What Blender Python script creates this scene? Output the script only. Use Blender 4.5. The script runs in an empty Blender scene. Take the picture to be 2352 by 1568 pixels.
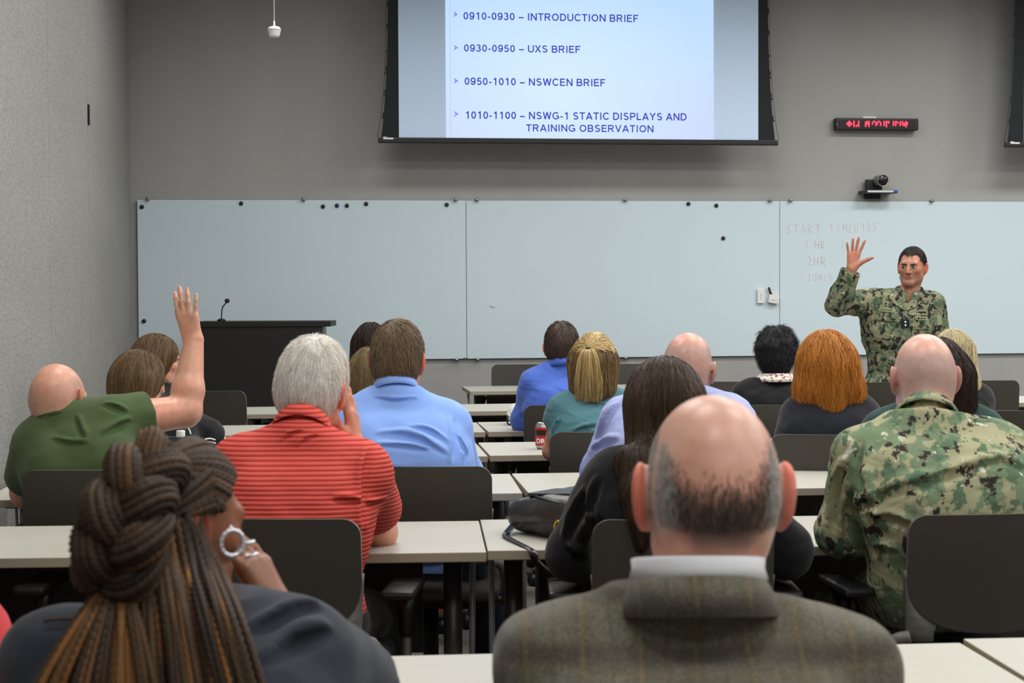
import bpy, bmesh, math, random
import numpy as np
from mathutils import Vector, Matrix
random.seed(7); np.random.seed(7)
SC = bpy.context.scene
COL = SC.collection
PI = math.pi

# ---------------------------------------------------------------- camera
FPX, CX, CY = 3800.0, 1176.0, 784.0            # focal length and centre for a 2352 x 1568 frame
CAM_Z = 1.44
YAW, PITCH, ROLL = math.atan(481/3800), math.atan(119/3800), -0.0045
_M = (Matrix.Rotation(-YAW, 3, 'Z') @ Matrix.Rotation(PI/2-PITCH, 3, 'X') @ Matrix.Rotation(ROLL, 3, 'Z'))
M3 = np.array(_M)
CAMP = np.array([0.0, 0.0, CAM_Z])
F = np.array([math.sin(YAW), math.cos(YAW), 0.0])       # horizontal forward
R = np.array([math.cos(YAW), -math.sin(YAW), 0.0])      # horizontal right
U = np.array([0.0, 0.0, 1.0])
cd = bpy.data.cameras.new('camera'); cam = bpy.data.objects.new('camera', cd); COL.objects.link(cam)
cam.matrix_world = Matrix.Translation(CAMP) @ _M.to_4x4()
cd.sensor_width = 36; cd.lens = FPX/2352*36
cd.dof.use_dof = True; cd.dof.focus_distance = 8.2; cd.dof.aperture_fstop = 9.0
cd.clip_end = 60
SC.camera = cam

def at(px, py, Z):
    return CAMP + M3 @ (Z*np.array([(px-CX)/FPX, (CY-py)/FPX, -1.0]))
def on_z(px, py, z):
    d = M3 @ np.array([(px-CX)/FPX, (CY-py)/FPX, -1.0])
    return CAMP + d*((z-CAM_Z)/d[2])
def on_y(px, py, y):
    d = M3 @ np.array([(px-CX)/FPX, (CY-py)/FPX, -1.0])
    return CAMP + d*(y/d[1])
WALL_Y = float(at(1176, 665, 13.0)[1])
LEFT_X = float(on_y(299, 500, WALL_Y)[0])
RIGHT_X = 8.8; BACK_Y = -3.2; CEIL_Z = 4.15

# ---------------------------------------------------------------- world and exposure
w = bpy.data.worlds.new('world'); SC.world = w; w.use_nodes = True
w.node_tree.nodes['Background'].inputs[0].default_value = (.9, .95, 1, 1)
w.node_tree.nodes['Background'].inputs[1].default_value = 0.05
vs = SC.view_settings
SC.display_settings.display_device = 'sRGB'
vs.view_transform = 'Standard'; vs.look = 'None'; vs.gamma = 1; vs.use_curve_mapping = False
vs.exposure = 0.0
SC.cycles.max_bounces = 5; SC.cycles.diffuse_bounces = 3; SC.cycles.glossy_bounces = 3
SC.cycles.transmission_bounces = 4; SC.cycles.transparent_max_bounces = 8
SC.cycles.caustics_reflective = False; SC.cycles.caustics_refractive = False
SC.cycles.sample_clamp_indirect = 4.0
SC.cycles.use_denoising = True

# recessed ceiling lights: (world x, world y, size x, size y, watts)
LIGHTS = []
def area(x, y, sx, sy, power, col=(1, .995, .98), spread=math.radians(170)):
    ld = bpy.data.lights.new('ceiling_lamp', 'AREA'); ld.shape = 'RECTANGLE'
    ld.size = sx; ld.size_y = sy; ld.energy = power; ld.color = col; ld.spread = spread
    o = bpy.data.objects.new('ceiling_lamp', ld); COL.objects.link(o)
    o.location = (x, y, CEIL_Z-.06)
    LIGHTS.append((x, y, sx, sy, col))
LAMP = .74
for yy, k_ in ((-1.6, .55), (1.0, .58), (3.6, .72), (6.2, .95)):
    for xx in (0.2, 2.6, 5.0, 7.4):
        area(xx, yy, 1.2, .6, 60*LAMP*k_)
for xx, pw in ((.2, 26), (2.6, 40), (5.0, 62), (7.4, 62)):
    area(xx, 8.4, 1.2, .6, pw*LAMP)
for xx, pw in ((.3, 24), (2.6, 27), (5.2, 52), (7.4, 40)):
    area(xx, 10.4, 1.2, .5, pw, (1, .995, .985))

# ---------------------------------------------------------------- tagging and linking
def tag(o, label=None, cat=None, group=None, kind=None):
    if label: o['label'] = label
    if cat: o['category'] = cat
    if group: o['group'] = group
    if kind: o['kind'] = kind
    return o
def empty(name, loc, rz=0.0, label=None, cat=None, group=None):
    o = bpy.data.objects.new(name, None); COL.objects.link(o)
    o.location = tuple(float(v) for v in loc); o.rotation_euler = (0, 0, rz)
    o.empty_display_size = .1
    return tag(o, label, cat, group)
def link(name, me, mats, parent=None, smooth=True):
    o = bpy.data.objects.new(name, me); COL.objects.link(o)
    for m in (mats if isinstance(mats, (list, tuple)) else [mats]):
        me.materials.append(m)
    if parent is not None: o.parent = parent
    if smooth:
        me.polygons.foreach_set('use_smooth', np.ones(len(me.polygons), dtype=bool))
    return o
def np_mesh(name, V, Fc, smooth=True):
    """V (n,3); Fc a list of index arrays, each (m,k)"""
    me = bpy.data.meshes.new(name)
    if isinstance(Fc, np.ndarray): Fc = [Fc]
    Fc = [np.asarray(f, dtype=np.int32) for f in Fc if len(f)]
    V = np.asarray(V, dtype=np.float32)
    me.vertices.add(len(V)); me.vertices.foreach_set('co', V.ravel())
    loops = np.concatenate([f.ravel() for f in Fc])
    sizes = np.concatenate([np.full(len(f), f.shape[1], dtype=np.int32) for f in Fc])
    starts = np.concatenate([[0], np.cumsum(sizes)[:-1]]).astype(np.int32)
    me.loops.add(len(loops)); me.loops.foreach_set('vertex_index', loops)
    me.polygons.add(len(sizes)); me.polygons.foreach_set('loop_start', starts)
    me.update(calc_edges=True); me.validate()
    return me

class MB:
    """collects simple shapes in one mesh; mi = material index of what is added"""
    def __init__(s): s.V = []; s.F = []; s.M = []; s.S = []; s.n = 0
    def add(s, V, Fs, mi=0, sm=False):
        V = np.asarray(V, dtype=float)
        s.V.append(V)
        for f in Fs:
            s.F.append([int(i)+s.n for i in f]); s.M.append(mi); s.S.append(sm)
        s.n += len(V); return s
    def box(s, c, size, mi=0, rot=None, bev=0.0):
        bm = bmesh.new(); bmesh.ops.create_cube(bm, size=1.0)
        for v in bm.verts: v.co = Vector((v.co.x*size[0], v.co.y*size[1], v.co.z*size[2]))
        if bev > 0: bmesh.ops.bevel(bm, geom=bm.edges[:], offset=bev, segments=2, affect='EDGES', profile=.6)
        s._bm(bm, c, rot, mi, False); return s
    def _bm(s, bm, c, rot, mi, sm):
        bm.verts.ensure_lookup_table(); bm.verts.index_update()
        V = np.array([v.co[:] for v in bm.verts])
        if rot is not None: V = V @ np.array(rot).T
        V = V + np.asarray(c, dtype=float)
        s.add(V, [[v.index for v in f.verts] for f in bm.faces], mi, sm); bm.free()
    def tube(s, pts, r, seg=10, mi=0, cap=True, sm=True):
        V, Q, caps = tube_arrays(np.asarray(pts, dtype=float), r, seg, cap)
        s.add(V, list(Q)+caps, mi, sm); return s
    def cyl(s, a, b, r, seg=20, mi=0, r2=None):
        return s.tube([a, b], [r, r if r2 is None else r2], seg, mi)
    def lathe(s, prof, c=(0, 0, 0), seg=24, mi=0, rot=None, sm=True):
        """prof: list of (radius, z)"""
        n = len(prof); V = []
        for r, z in prof:
            for k in range(seg):
                a = 2*PI*k/seg; V.append((r*math.cos(a), r*math.sin(a), z))
        V = np.array(V)
        if rot is not None: V = V @ np.array(rot).T
        V = V+np.asarray(c, dtype=float)
        Fs = []
        for i in range(n-1):
            for k in range(seg):
                k2 = (k+1) % seg
                Fs.append([i*seg+k, i*seg+k2, (i+1)*seg+k2, (i+1)*seg+k])
        if prof[0][0] > 1e-5: Fs.append(list(range(seg))[::-1])
        if prof[-1][0] > 1e-5: Fs.append([(n-1)*seg+k for k in range(seg)])
        s.add(V, Fs, mi, sm); return s
    def prism(s, poly, z0, z1, mi=0, basis=None, org=(0, 0, 0)):
        """poly [(u,v)] extruded from z0 to z1; basis rows = u, v, w directions"""
        n = len(poly); B = np.eye(3) if basis is None else np.array(basis)
        V = np.array([(u, v, z0) for u, v in poly]+[(u, v, z1) for u, v in poly]) @ B + np.asarray(org)
        Fs = [list(range(n))[::-1], [n+k for k in range(n)]]
        for k in range(n): Fs.append([k, (k+1) % n, n+(k+1) % n, n+k])
        s.add(V, Fs, mi); return s
    def build(s, name, mats, parent=None, tri=False):
        me = bpy.data.meshes.new(name)
        me.from_pydata(np.concatenate(s.V).tolist(), [], s.F)
        me.polygons.foreach_set('material_index', np.array(s.M, dtype=np.int32))
        me.polygons.foreach_set('use_smooth', np.array(s.S, dtype=bool))
        me.validate(); me.update()
        bm = bmesh.new(); bm.from_mesh(me); bmesh.ops.recalc_face_normals(bm, faces=bm.faces[:]); bm.to_mesh(me); bm.free()
        return link(name, me, mats, parent, smooth=False)

def frames(P):
    """tangents and two normals along a polyline (parallel transport)"""
    T = np.gradient(P, axis=0); T /= np.linalg.norm(T, axis=1, keepdims=True)+1e-12
    n = np.array([0, 0, 1.0]) if abs(T[0, 2]) < .9 else np.array([1.0, 0, 0])
    N = np.zeros_like(P)
    for i in range(len(P)):
        n = n-T[i]*np.dot(n, T[i]); l = np.linalg.norm(n)
        n = n/l if l > 1e-9 else np.array([1.0, 0, 0]); N[i] = n
    return T, N, np.cross(T, N)
def tube_arrays(P, r, seg=8, cap=True, twist=0.0, lobes=None):
    n = len(P); T, N, B = frames(P)
    r = np.broadcast_to(np.asarray(r, dtype=float), (n,))
    a = np.linspace(0, 2*PI, seg, endpoint=False)
    V = P[:, None, :]+r[:, None, None]*(np.cos(a)[None, :, None]*N[:, None, :]+np.sin(a)[None, :, None]*B[:, None, :])
    V = V.reshape(-1, 3)
    i = np.arange(n-1)[:, None]*seg; k = np.arange(seg)[None, :]; k2 = (k+1) % seg
    Q = np.stack([i+k, i+k2, i+seg+k2, i+seg+k], axis=-1).reshape(-1, 4)
    caps = [list(range(seg))[::-1], [(n-1)*seg+j for j in range(seg)]] if cap else []
    return V, Q, caps
def bez(pts, n=16):
    """Catmull-Rom through pts"""
    P = np.asarray(pts, dtype=float)
    if len(P) < 3: return np.linspace(P[0], P[-1], n)
    E = np.vstack([2*P[0]-P[1], P, 2*P[-1]-P[-2]]); out = []
    m = len(P)-1; per = max(2, n//m)
    for i in range(m):
        p0, p1, p2, p3 = E[i:i+4]
        for t in np.linspace(0, 1, per, endpoint=False):
            out.append(.5*((2*p1)+(-p0+p2)*t+(2*p0-5*p1+4*p2-p3)*t*t+(-p0+3*p1-3*p2+p3)*t**3))
    out.append(P[-1]); return np.array(out)

# ---------------------------------------------------------------- materials
def srgb(r, g, b):
    f = lambda c: (c/255/12.92) if c/255 <= .04045 else ((c/255+.055)/1.055)**2.4
    return (f(r), f(g), f(b), 1.0)
def newmat(name):
    m = bpy.data.materials.new(name); m.use_nodes = True
    nt = m.node_tree; b = nt.nodes['Principled BSDF']
    return m, nt, b
def N_(nt, typ, **kw):
    n = nt.nodes.new(typ)
    for k, v in kw.items():
        if k.startswith('_'): setattr(n, k[1:], v)
        else: n.inputs[k.replace('__', ' ')].default_value = v
    return n
def ramp(nt, stops, interp='LINEAR'):
    n = nt.nodes.new('ShaderNodeValToRGB'); cr = n.color_ramp; cr.interpolation = interp
    while len(cr.elements) < len(stops): cr.elements.new(.5)
    for e, (p, c) in zip(cr.elements, stops): e.position = p; e.color = c
    return n
def coord(nt, scale=(1, 1, 1), rot=(0, 0, 0), out='Object'):
    tc = nt.nodes.new('ShaderNodeTexCoord'); mp = nt.nodes.new('ShaderNodeMapping')
    mp.inputs['Scale'].default_value = scale; mp.inputs['Rotation'].default_value = rot
    nt.links.new(tc.outputs[out], mp.inputs['Vector']); return mp.outputs['Vector']
def bump(nt, b, height, strength=.3, dist=.01):
    n = nt.nodes.new('ShaderNodeBump'); n.inputs['Strength'].default_value = strength; n.inputs['Distance'].default_value = dist
    nt.links.new(height, n.inputs['Height']); nt.links.new(n.outputs['Normal'], b.inputs['Normal']); return n
def mat(name, col, rough=.5, metal=0.0, var=0.0, vscale=8.0, bmp=0.0, bscale=200.0, spec=.5, stretch=(1, 1, 1), emit=None, sheen=0.0, coat=0.0):
    m, nt, b = newmat(name)
    if len(col) == 3: col = srgb(*col)
    b.inputs['Base Color'].default_value = col; b.inputs['Roughness'].default_value = rough; b.inputs['Metallic'].default_value = metal
    b.inputs['Specular IOR Level'].default_value = spec
    if sheen: b.inputs['Sheen Weight'].default_value = sheen
    if coat: b.inputs['Coat Weight'].default_value = coat
    if var > 0:
        n = N_(nt, 'ShaderNodeTexNoise', Scale=vscale, Detail=5.0); nt.links.new(coord(nt, stretch), n.inputs['Vector'])
        lo = tuple(c*(1-var) for c in col[:3])+(1,); hi = tuple(min(1, c*(1+var)) for c in col[:3])+(1,)
        rp = ramp(nt, [(.3, lo), (.7, hi)]); nt.links.new(n.outputs['Fac'], rp.inputs['Fac']); nt.links.new(rp.outputs['Color'], b.inputs['Base Color'])
    if bmp > 0:
        n = N_(nt, 'ShaderNodeTexNoise', Scale=bscale, Detail=3.0); nt.links.new(coord(nt, stretch), n.inputs['Vector'])
        bump(nt, b, n.outputs['Fac'], bmp, .004)
    if emit:
        b.inputs['Emission Color'].default_value = emit[0]; b.inputs['Emission Strength'].default_value = emit[1]
    return m
# ---------------------------------------------------------------- signed distance modelling (bodies, clothes, hair)
def nrm(v):
    v = np.asarray(v, dtype=float); return v/(np.linalg.norm(v)+1e-12)
def smin(a, b, k):
    if k <= 0: return np.minimum(a, b)
    h = np.maximum(k-np.abs(a-b), 0)/k
    return np.minimum(a, b)-h*h*k*.25
class S:
    def __init__(s): s.ops = []; s.lo = np.full(3, 1e9); s.hi = np.full(3, -1e9)
    def _ext(s, c, r): s.lo = np.minimum(s.lo, c-r); s.hi = np.maximum(s.hi, c+r)
    def rc(s, a, b, ra, rb=None, k=.03, op='u'):
        a = np.asarray(a, dtype=np.float32); b = np.asarray(b, dtype=np.float32); rb = ra if rb is None else rb
        ba = b-a; l2 = float(ba@ba)+1e-12
        def f(P):
            pa = P-a; t = np.clip((pa@ba)/l2, 0, 1)
            return np.linalg.norm(pa-t[..., None]*ba, axis=-1)-(ra+(rb-ra)*t)
        s.ops.append((op, f, k))
        if op == 'u': s._ext(a, ra); s._ext(b, rb)
        return s
    def el(s, c, r, k=.03, rot=None, op='u'):
        c = np.asarray(c, dtype=np.float32); r = np.asarray(r, dtype=np.float32)
        Q = None if rot is None else np.asarray(rot, dtype=np.float32)
        def f(P):
            p = P-c
            if Q is not None: p = p@Q
            k0 = np.linalg.norm(p/r, axis=-1); k1 = np.linalg.norm(p/(r*r), axis=-1)+1e-9
            return k0*(k0-1)/k1
        s.ops.append((op, f, k))
        if op == 'u': s._ext(c, float(r.max()))
        return s
    def box(s, c, h, rnd=.01, k=.01, rot=None, op='u'):
        c = np.asarray(c, dtype=np.float32); h = np.asarray(h, dtype=np.float32)-rnd
        Q = None if rot is None else np.asarray(rot, dtype=np.float32)
        def f(P):
            p = P-c
            if Q is not None: p = p@Q
            q = np.abs(p)-h
            return np.linalg.norm(np.maximum(q, 0), axis=-1)+np.minimum(q.max(axis=-1), 0)-rnd
        s.ops.append((op, f, k))
        if op == 'u': s._ext(c, float(np.linalg.norm(h+rnd)))
        return s
    def cut(s, p, n, k=.004):
        """keep the side that n points away from"""
        p = np.asarray(p, dtype=np.float32); n = np.asarray(nrm(n), dtype=np.float32)
        s.ops.append(('i', lambda P: (P-p)@n, k)); return s
    def path(s, pts, rs, k=.02):
        for i in range(len(pts)-1): s.rc(pts[i], pts[i+1], rs[i], rs[i+1], k)
        return s
    def __call__(s, P):
        P = np.asarray(P, dtype=np.float32); d = np.full(P.shape[:-1], 9.0, dtype=np.float32)
        for op, f, k in s.ops:
            if op == 'u': d = smin(d, f(P), k)
            elif op == 's': d = -smin(-d, f(P), k)
            else: d = -smin(-d, -f(P), k)
        return d
    def blocks(s, C, P, diag):
        """values at the points P (nb, m, 3) of blocks with centres C, using only what is near each block"""
        U_ = [(f(C), f, k) for op, f, k in s.ops if op == 'u']
        best = np.min([u[0] for u in U_], axis=0)
        d = np.full(P.shape[:-1], 9.0, dtype=np.float32)
        for op, f, k in s.ops:
            if op == 'u':
                c = f(C); sel = c < best+2*diag+2*k+.01
                if sel.any(): d[sel] = smin(d[sel], f(P[sel]), k)
            elif op == 's':
                sel = f(C) < diag*1.5+k*2
                if sel.any(): d[sel] = -smin(-d[sel], f(P[sel]), k)
            else: d = -smin(-d, -f(P), k)
        return d
    def mesh(s, h, proj=1, disp=None):
        B = 6
        lo = s.lo-3*h; n = np.ceil((s.hi+3*h-lo)/(h*B)).astype(int)
        g = np.stack(np.meshgrid(*[np.arange(m) for m in n], indexing='ij'), -1).reshape(-1, 3)
        C = (lo+(g+.5)*(B*h)-.5*h).astype(np.float32)
        dc = s(C); diag = B*h*.87
        act = np.abs(dc) < diag*1.6+2*h
        D = np.repeat(np.repeat(np.repeat(np.where(dc > 0, 1., -1.).astype(np.float32).reshape(n), B, 0), B, 1), B, 2)
        o = np.stack(np.meshgrid(*[np.arange(B)]*3, indexing='ij'), -1).reshape(-1, 3)
        ga = g[act]; I = (ga[:, None, :]*B+o[None])
        P = (lo+I*h).astype(np.float32)
        D[I[..., 0], I[..., 1], I[..., 2]] = s.blocks(C[act], P, diag)
        neg = D < 0
        cnt = np.zeros(tuple(m-1 for m in D.shape), dtype=np.int8)
        offs = [(i, j, k) for i in (0, 1) for j in (0, 1) for k in (0, 1)]
        sl = lambda a, o_: a[o_[0]:a.shape[0]-1+o_[0], o_[1]:a.shape[1]-1+o_[1], o_[2]:a.shape[2]-1+o_[2]]
        for o_ in offs: cnt += sl(neg, o_)
        cells = np.argwhere((cnt > 0) & (cnt < 8))
        idx = np.full(cnt.shape, -1, dtype=np.int32); idx[tuple(cells.T)] = np.arange(len(cells))
        vals = {o_: D[cells[:, 0]+o_[0], cells[:, 1]+o_[1], cells[:, 2]+o_[2]] for o_ in offs}
        acc = np.zeros((len(cells), 3), dtype=np.float32); num = np.zeros(len(cells), dtype=np.float32)
        for a in offs:
            for ax in range(3):
                if a[ax]: continue
                b = list(a); b[ax] = 1; b = tuple(b)
                va, vb = vals[a], vals[b]; m = (va < 0) != (vb < 0)
                t = np.where(m, va/np.where(m, va-vb, 1), 0)
                p = np.tile(np.array(a, dtype=np.float32), (len(cells), 1)); p[:, ax] += t
                acc[m] += p[m]; num[m] += 1
        V = lo+(cells+acc/num[:, None])*h
        quads = []
        for ax in range(3):
            a1, a2 = (ax+1) % 3, (ax+2) % 3
            n0 = np.take(neg, range(neg.shape[ax]-1), ax); n1 = np.take(neg, range(1, neg.shape[ax]), ax)
            e = np.argwhere(n0 != n1)
            e = e[(e[:, a1] > 0) & (e[:, a2] > 0) & (e[:, a1] < neg.shape[a1]-1) & (e[:, a2] < neg.shape[a2]-1)]
            s0 = neg[tuple(e.T)]
            def c_(d1, d2):
                q = e.copy(); q[:, a1] -= d1; q[:, a2] -= d2; return idx[tuple(q.T)]
            q = np.stack([c_(1, 1), c_(0, 1), c_(0, 0), c_(1, 0)], 1)
            q[~s0] = q[~s0][:, ::-1]; quads.append(q)
        Q = np.concatenate(quads); Q = Q[(Q >= 0).all(1)]
        V = V.astype(np.float32)
        for _ in range(proj):
            gr = s.grad(V); d = s(V); st = np.clip(d, -h, h)
            V = V-st[:, None]*gr
        if disp is not None: V = V+s.grad(V)*disp(V)[:, None]
        return V, Q
    def grad(s, P, e=.002):
        k = np.array([[1, -1, -1], [-1, -1, 1], [-1, 1, -1], [1, 1, 1]], dtype=np.float32)
        g = sum(kk*s(P+e*kk)[..., None] for kk in k)
        return g/(np.linalg.norm(g, axis=-1, keepdims=True)+1e-9)
def attr_col(me, name, C):
    """C (nverts,3) linear"""
    a = me.color_attributes.new(name, 'FLOAT_COLOR', 'POINT')
    C4 = np.concatenate([C, np.ones((len(C), 1))], 1).astype(np.float32); a.data.foreach_set('color', C4.ravel())
def vnoise(P, sc=1.0, seed=0):
    """cheap smooth noise from sines, about -1..1"""
    rs = np.random.RandomState(seed); out = np.zeros(P.shape[:-1]); amp = 0
    for o in range(3):
        for j in range(3):
            d = rs.normal(size=3); d /= np.linalg.norm(d); ph = rs.rand()*6.28
            out += np.sin(P@d*sc*(2**o)*6.28+ph+1.3*np.sin(P@np.roll(d, 1)*sc*(2**o)*3+ph*2))/(2**o); amp += 1/(2**o)
    return out/amp*1.8
def strands(f, roots, field, length, nseg=9, rad=.0011, off=(0.0, .006), lift=0.0, taper=.25, lvar=.25, seed=1, wob=0.0, stick=1.0, sides=3):
    """hair strands that follow the surface of f along a direction field; returns V, quads"""
    rs = np.random.RandomState(seed); n = len(roots)
    p = np.asarray(roots, dtype=np.float32).copy(); L = length*(1-lvar+2*lvar*rs.rand(n)); ds = L/nseg
    o = off[0]+(off[1]-off[0])*rs.rand(n); lf = lift*(.4+.9*rs.rand(n)); W = rs.normal(size=(n, 3))*.15
    pts = []; ph = rs.rand(n)*6.28
    for i in range(nseg+1):
        g = f.grad(p); d = f(p); t = i/nseg
        tgt = o+lf*t*t
        p = p-g*((d-tgt)*stick)[:, None]
        pts.append(p.copy())
        v = field(p, t)+W
        v = v-g*np.sum(v*g, -1, keepdims=True)*stick
        v /= np.linalg.norm(v, axis=-1, keepdims=True)+1e-9
        if wob: v = v+wob*np.cross(v, g)*np.sin(ph+t*17)[:, None]; W = W+rs.normal(size=W.shape)*.06
        p = p+v*ds[:, None]
    return tubes(np.stack(pts, 1), rad, taper, sides, rs)
def tubes(P, rad, taper=.3, sides=3, rs=None):
    """thin tapering hairs along the paths P (n, m, 3)"""
    rs = rs or np.random.RandomState(1); n, m = P.shape[:2]
    T = np.gradient(P, axis=1); T /= np.linalg.norm(T, axis=-1, keepdims=True)+1e-9
    ref = rs.normal(size=(n, 1, 3)); A = np.cross(T, ref); A /= np.linalg.norm(A, axis=-1, keepdims=True)+1e-9; Bn = np.cross(T, A)
    t = np.linspace(0, 1, m); rr = rad*(1-(1-taper)*t**2)[None, :, None, None]*(.7+.6*rs.rand(n))[:, None, None, None]
    an = np.linspace(0, 2*PI, sides, endpoint=False)
    V = P[:, :, None, :]+rr*(np.cos(an)[None, None, :, None]*A[:, :, None, :]+np.sin(an)[None, None, :, None]*Bn[:, :, None, :])
    V = V.reshape(-1, 3)
    b = (np.arange(n)[:, None, None]*m+np.arange(m-1)[None, :, None])*sides; k = np.arange(sides)[None, None, :]; k2 = (k+1) % sides
    Q = np.stack([b+k, b+k2, b+sides+k2, b+sides+k], -1).reshape(-1, 4)
    return V, Q
def join(parts):
    V = []; Q = []; n = 0
    for v, q in parts: V.append(v); Q.append(np.asarray(q)+n); n += len(v)
    return np.concatenate(V), np.concatenate(Q)
# ---------------------------------------------------------------- room materials
def wall_mat(name, col, lo, hi, sc=420, stretch=(1, 1, 1)):
    m, nt, b = newmat(name)
    v = coord(nt, stretch)
    n1 = N_(nt, 'ShaderNodeTexNoise', Scale=sc, Detail=2.0); nt.links.new(v, n1.inputs['Vector'])
    n2 = N_(nt, 'ShaderNodeTexNoise', Scale=2.2, Detail=4.0); nt.links.new(v, n2.inputs['Vector'])
    c = srgb(*col); f = lambda k: tuple(x*k for x in c[:3])+(1,)
    r1 = ramp(nt, [(.25, f(lo)), (.75, f(hi))]); nt.links.new(n1.outputs['Fac'], r1.inputs['Fac'])
    r2 = ramp(nt, [(.3, (.95, .95, .95, 1)), (.7, (1.04, 1.04, 1.04, 1))]); nt.links.new(n2.outputs['Fac'], r2.inputs['Fac'])
    mx = nt.nodes.new('ShaderNodeMixRGB'); mx.blend_type = 'MULTIPLY'; mx.inputs[0].default_value = 1
    nt.links.new(r1.outputs['Color'], mx.inputs[1]); nt.links.new(r2.outputs['Color'], mx.inputs[2])
    nt.links.new(mx.outputs[0], b.inputs['Base Color']); b.inputs['Roughness'].default_value = .85; b.inputs['Specular IOR Level'].default_value = .2
    bump(nt, b, n1.outputs['Fac'], .25, .002); return m
M = {}
M['wall'] = wall_mat('grey_vinyl_wallcovering', (168, 168, 165), .88, 1.12, 300, (1, 1, .35))
M['partition'] = wall_mat('speckled_partition_fabric', (158, 157, 152), .8, 1.14, 90, (1, .28, 1))
M['ceil'] = mat('ceiling_tile', (205, 204, 200), .9, var=.04, vscale=60)
M['carpet'] = wall_mat('grey_carpet', (112, 104, 98), .5, 1.5, 160)
M['dark'] = mat('dark_gap', (22, 21, 20), .8)
M['board'] = mat('whiteboard_glass', (211, 227, 234), .24, var=.012, vscale=1.5, spec=.35)
M['board_edge'] = mat('whiteboard_edge', (232, 240, 244), .3)
M['chrome'] = mat('chrome', (225, 226, 230), .18, 1.0)
M['steel'] = mat('brushed_steel', (150, 148, 142), .35, .9)
M['black'] = mat('black_plastic', (17, 17, 18), .45, bmp=.05)
M['black_cloth'] = mat('black_screen_border', (20, 23, 27), .8)
M['white'] = mat('white_plastic', (232, 232, 230), .4)
M['screen'] = mat('matte_screen_fabric', (208, 229, 255), .9, bmp=.04, bscale=600)
M['red_ink'] = mat('faint_red_marker', (216, 196, 197), .5)
M['ink'] = mat('grey_marker', (150, 160, 165), .5)
M['label'] = mat('white_print', (235, 235, 235), .5)
M['rubber'] = mat('magnet_plastic', (26, 28, 34), .35)
M['rubber_blue'] = mat('blue_magnet_plastic', (22, 32, 78), .35)

# ---------------------------------------------------------------- the shell
def slab(name, lo, hi, m):
    lo = np.array(lo, dtype=float); hi = np.array(hi, dtype=float)
    return tag(MB().box((lo+hi)/2, hi-lo).build(name, m), kind='structure')
slab('floor', (LEFT_X-.3, BACK_Y-.2, -.1), (RIGHT_X+.2, WALL_Y+.2, 0), M['carpet'])
slab('ceiling', (LEFT_X-.3, BACK_Y-.2, CEIL_Z), (RIGHT_X+.2, WALL_Y+.2, CEIL_Z+.1), M['ceil'])
slab('wall_front', (LEFT_X-.3, WALL_Y, 0), (RIGHT_X+.2, WALL_Y+.15, CEIL_Z), M['wall'])
slab('wall_back', (LEFT_X-.3, BACK_Y-.15, 0), (RIGHT_X+.2, BACK_Y, CEIL_Z), M['wall'])
slab('wall_right', (RIGHT_X, BACK_Y, 0), (RIGHT_X+.15, WALL_Y, CEIL_Z), M['wall'])
lw = slab('wall_left', (LEFT_X-.15, BACK_Y, 0), (LEFT_X-.045, WALL_Y, CEIL_Z), M['dark'])
def on_x(px, py, x):
    d = M3 @ np.array([(px-CX)/FPX, (CY-py)/FPX, -1.0]); return CAMP+d*(x/d[0])
ys = [WALL_Y-.02, float(on_x(203, 400, LEFT_X)[1]), float(on_x(113, 400, LEFT_X)[1])]
stp = ys[1]-ys[2]
while ys[-1] > BACK_Y+stp: ys.append(ys[-1]-stp)
ys.append(BACK_Y)
pm = MB()
for a, b in zip(ys[:-1], ys[1:]):
    pm.box((LEFT_X-.022, (a+b)/2, CEIL_Z/2), (.044, a-b-.009, CEIL_Z-.01), bev=.004)
pn = pm.build('panel', M['partition'], lw)
lt = on_x(201, 263, LEFT_X)
MB().box((LEFT_X+.004, ys[1]+.012, lt[2]), (.012, .03, .125)).build('latch_slot', M['black'], lw)
bb = MB().box((RIGHT_X/2+LEFT_X/2, WALL_Y-.006, .05), (RIGHT_X-LEFT_X, .012, .1)).build('baseboard_front', M['dark']); tag(bb, kind='structure')

for i, (x, y, sx, sy, c) in enumerate(LIGHTS):
    t = empty('ceiling_light', (x, y, CEIL_Z-.05), 0, 'recessed white ceiling light panel above the seating', 'ceiling light', 'ceiling light panels')
    fr = MB()
    for s_ in (-1, 1):
        fr.box((s_*(sx/2+.02), 0, .02), (.04, sy+.08, .06)); fr.box((0, s_*(sy/2+.02), .02), (sx, .04, .06))
    fr.build('frame', M['white'], t)
    MB().box((0, 0, .035), (sx, sy, .01)).build('diffuser', mat('lamp_diffuser', (250, 248, 240), .5, emit=((1, .98, .94, 1), 1.5)), t)

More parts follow.
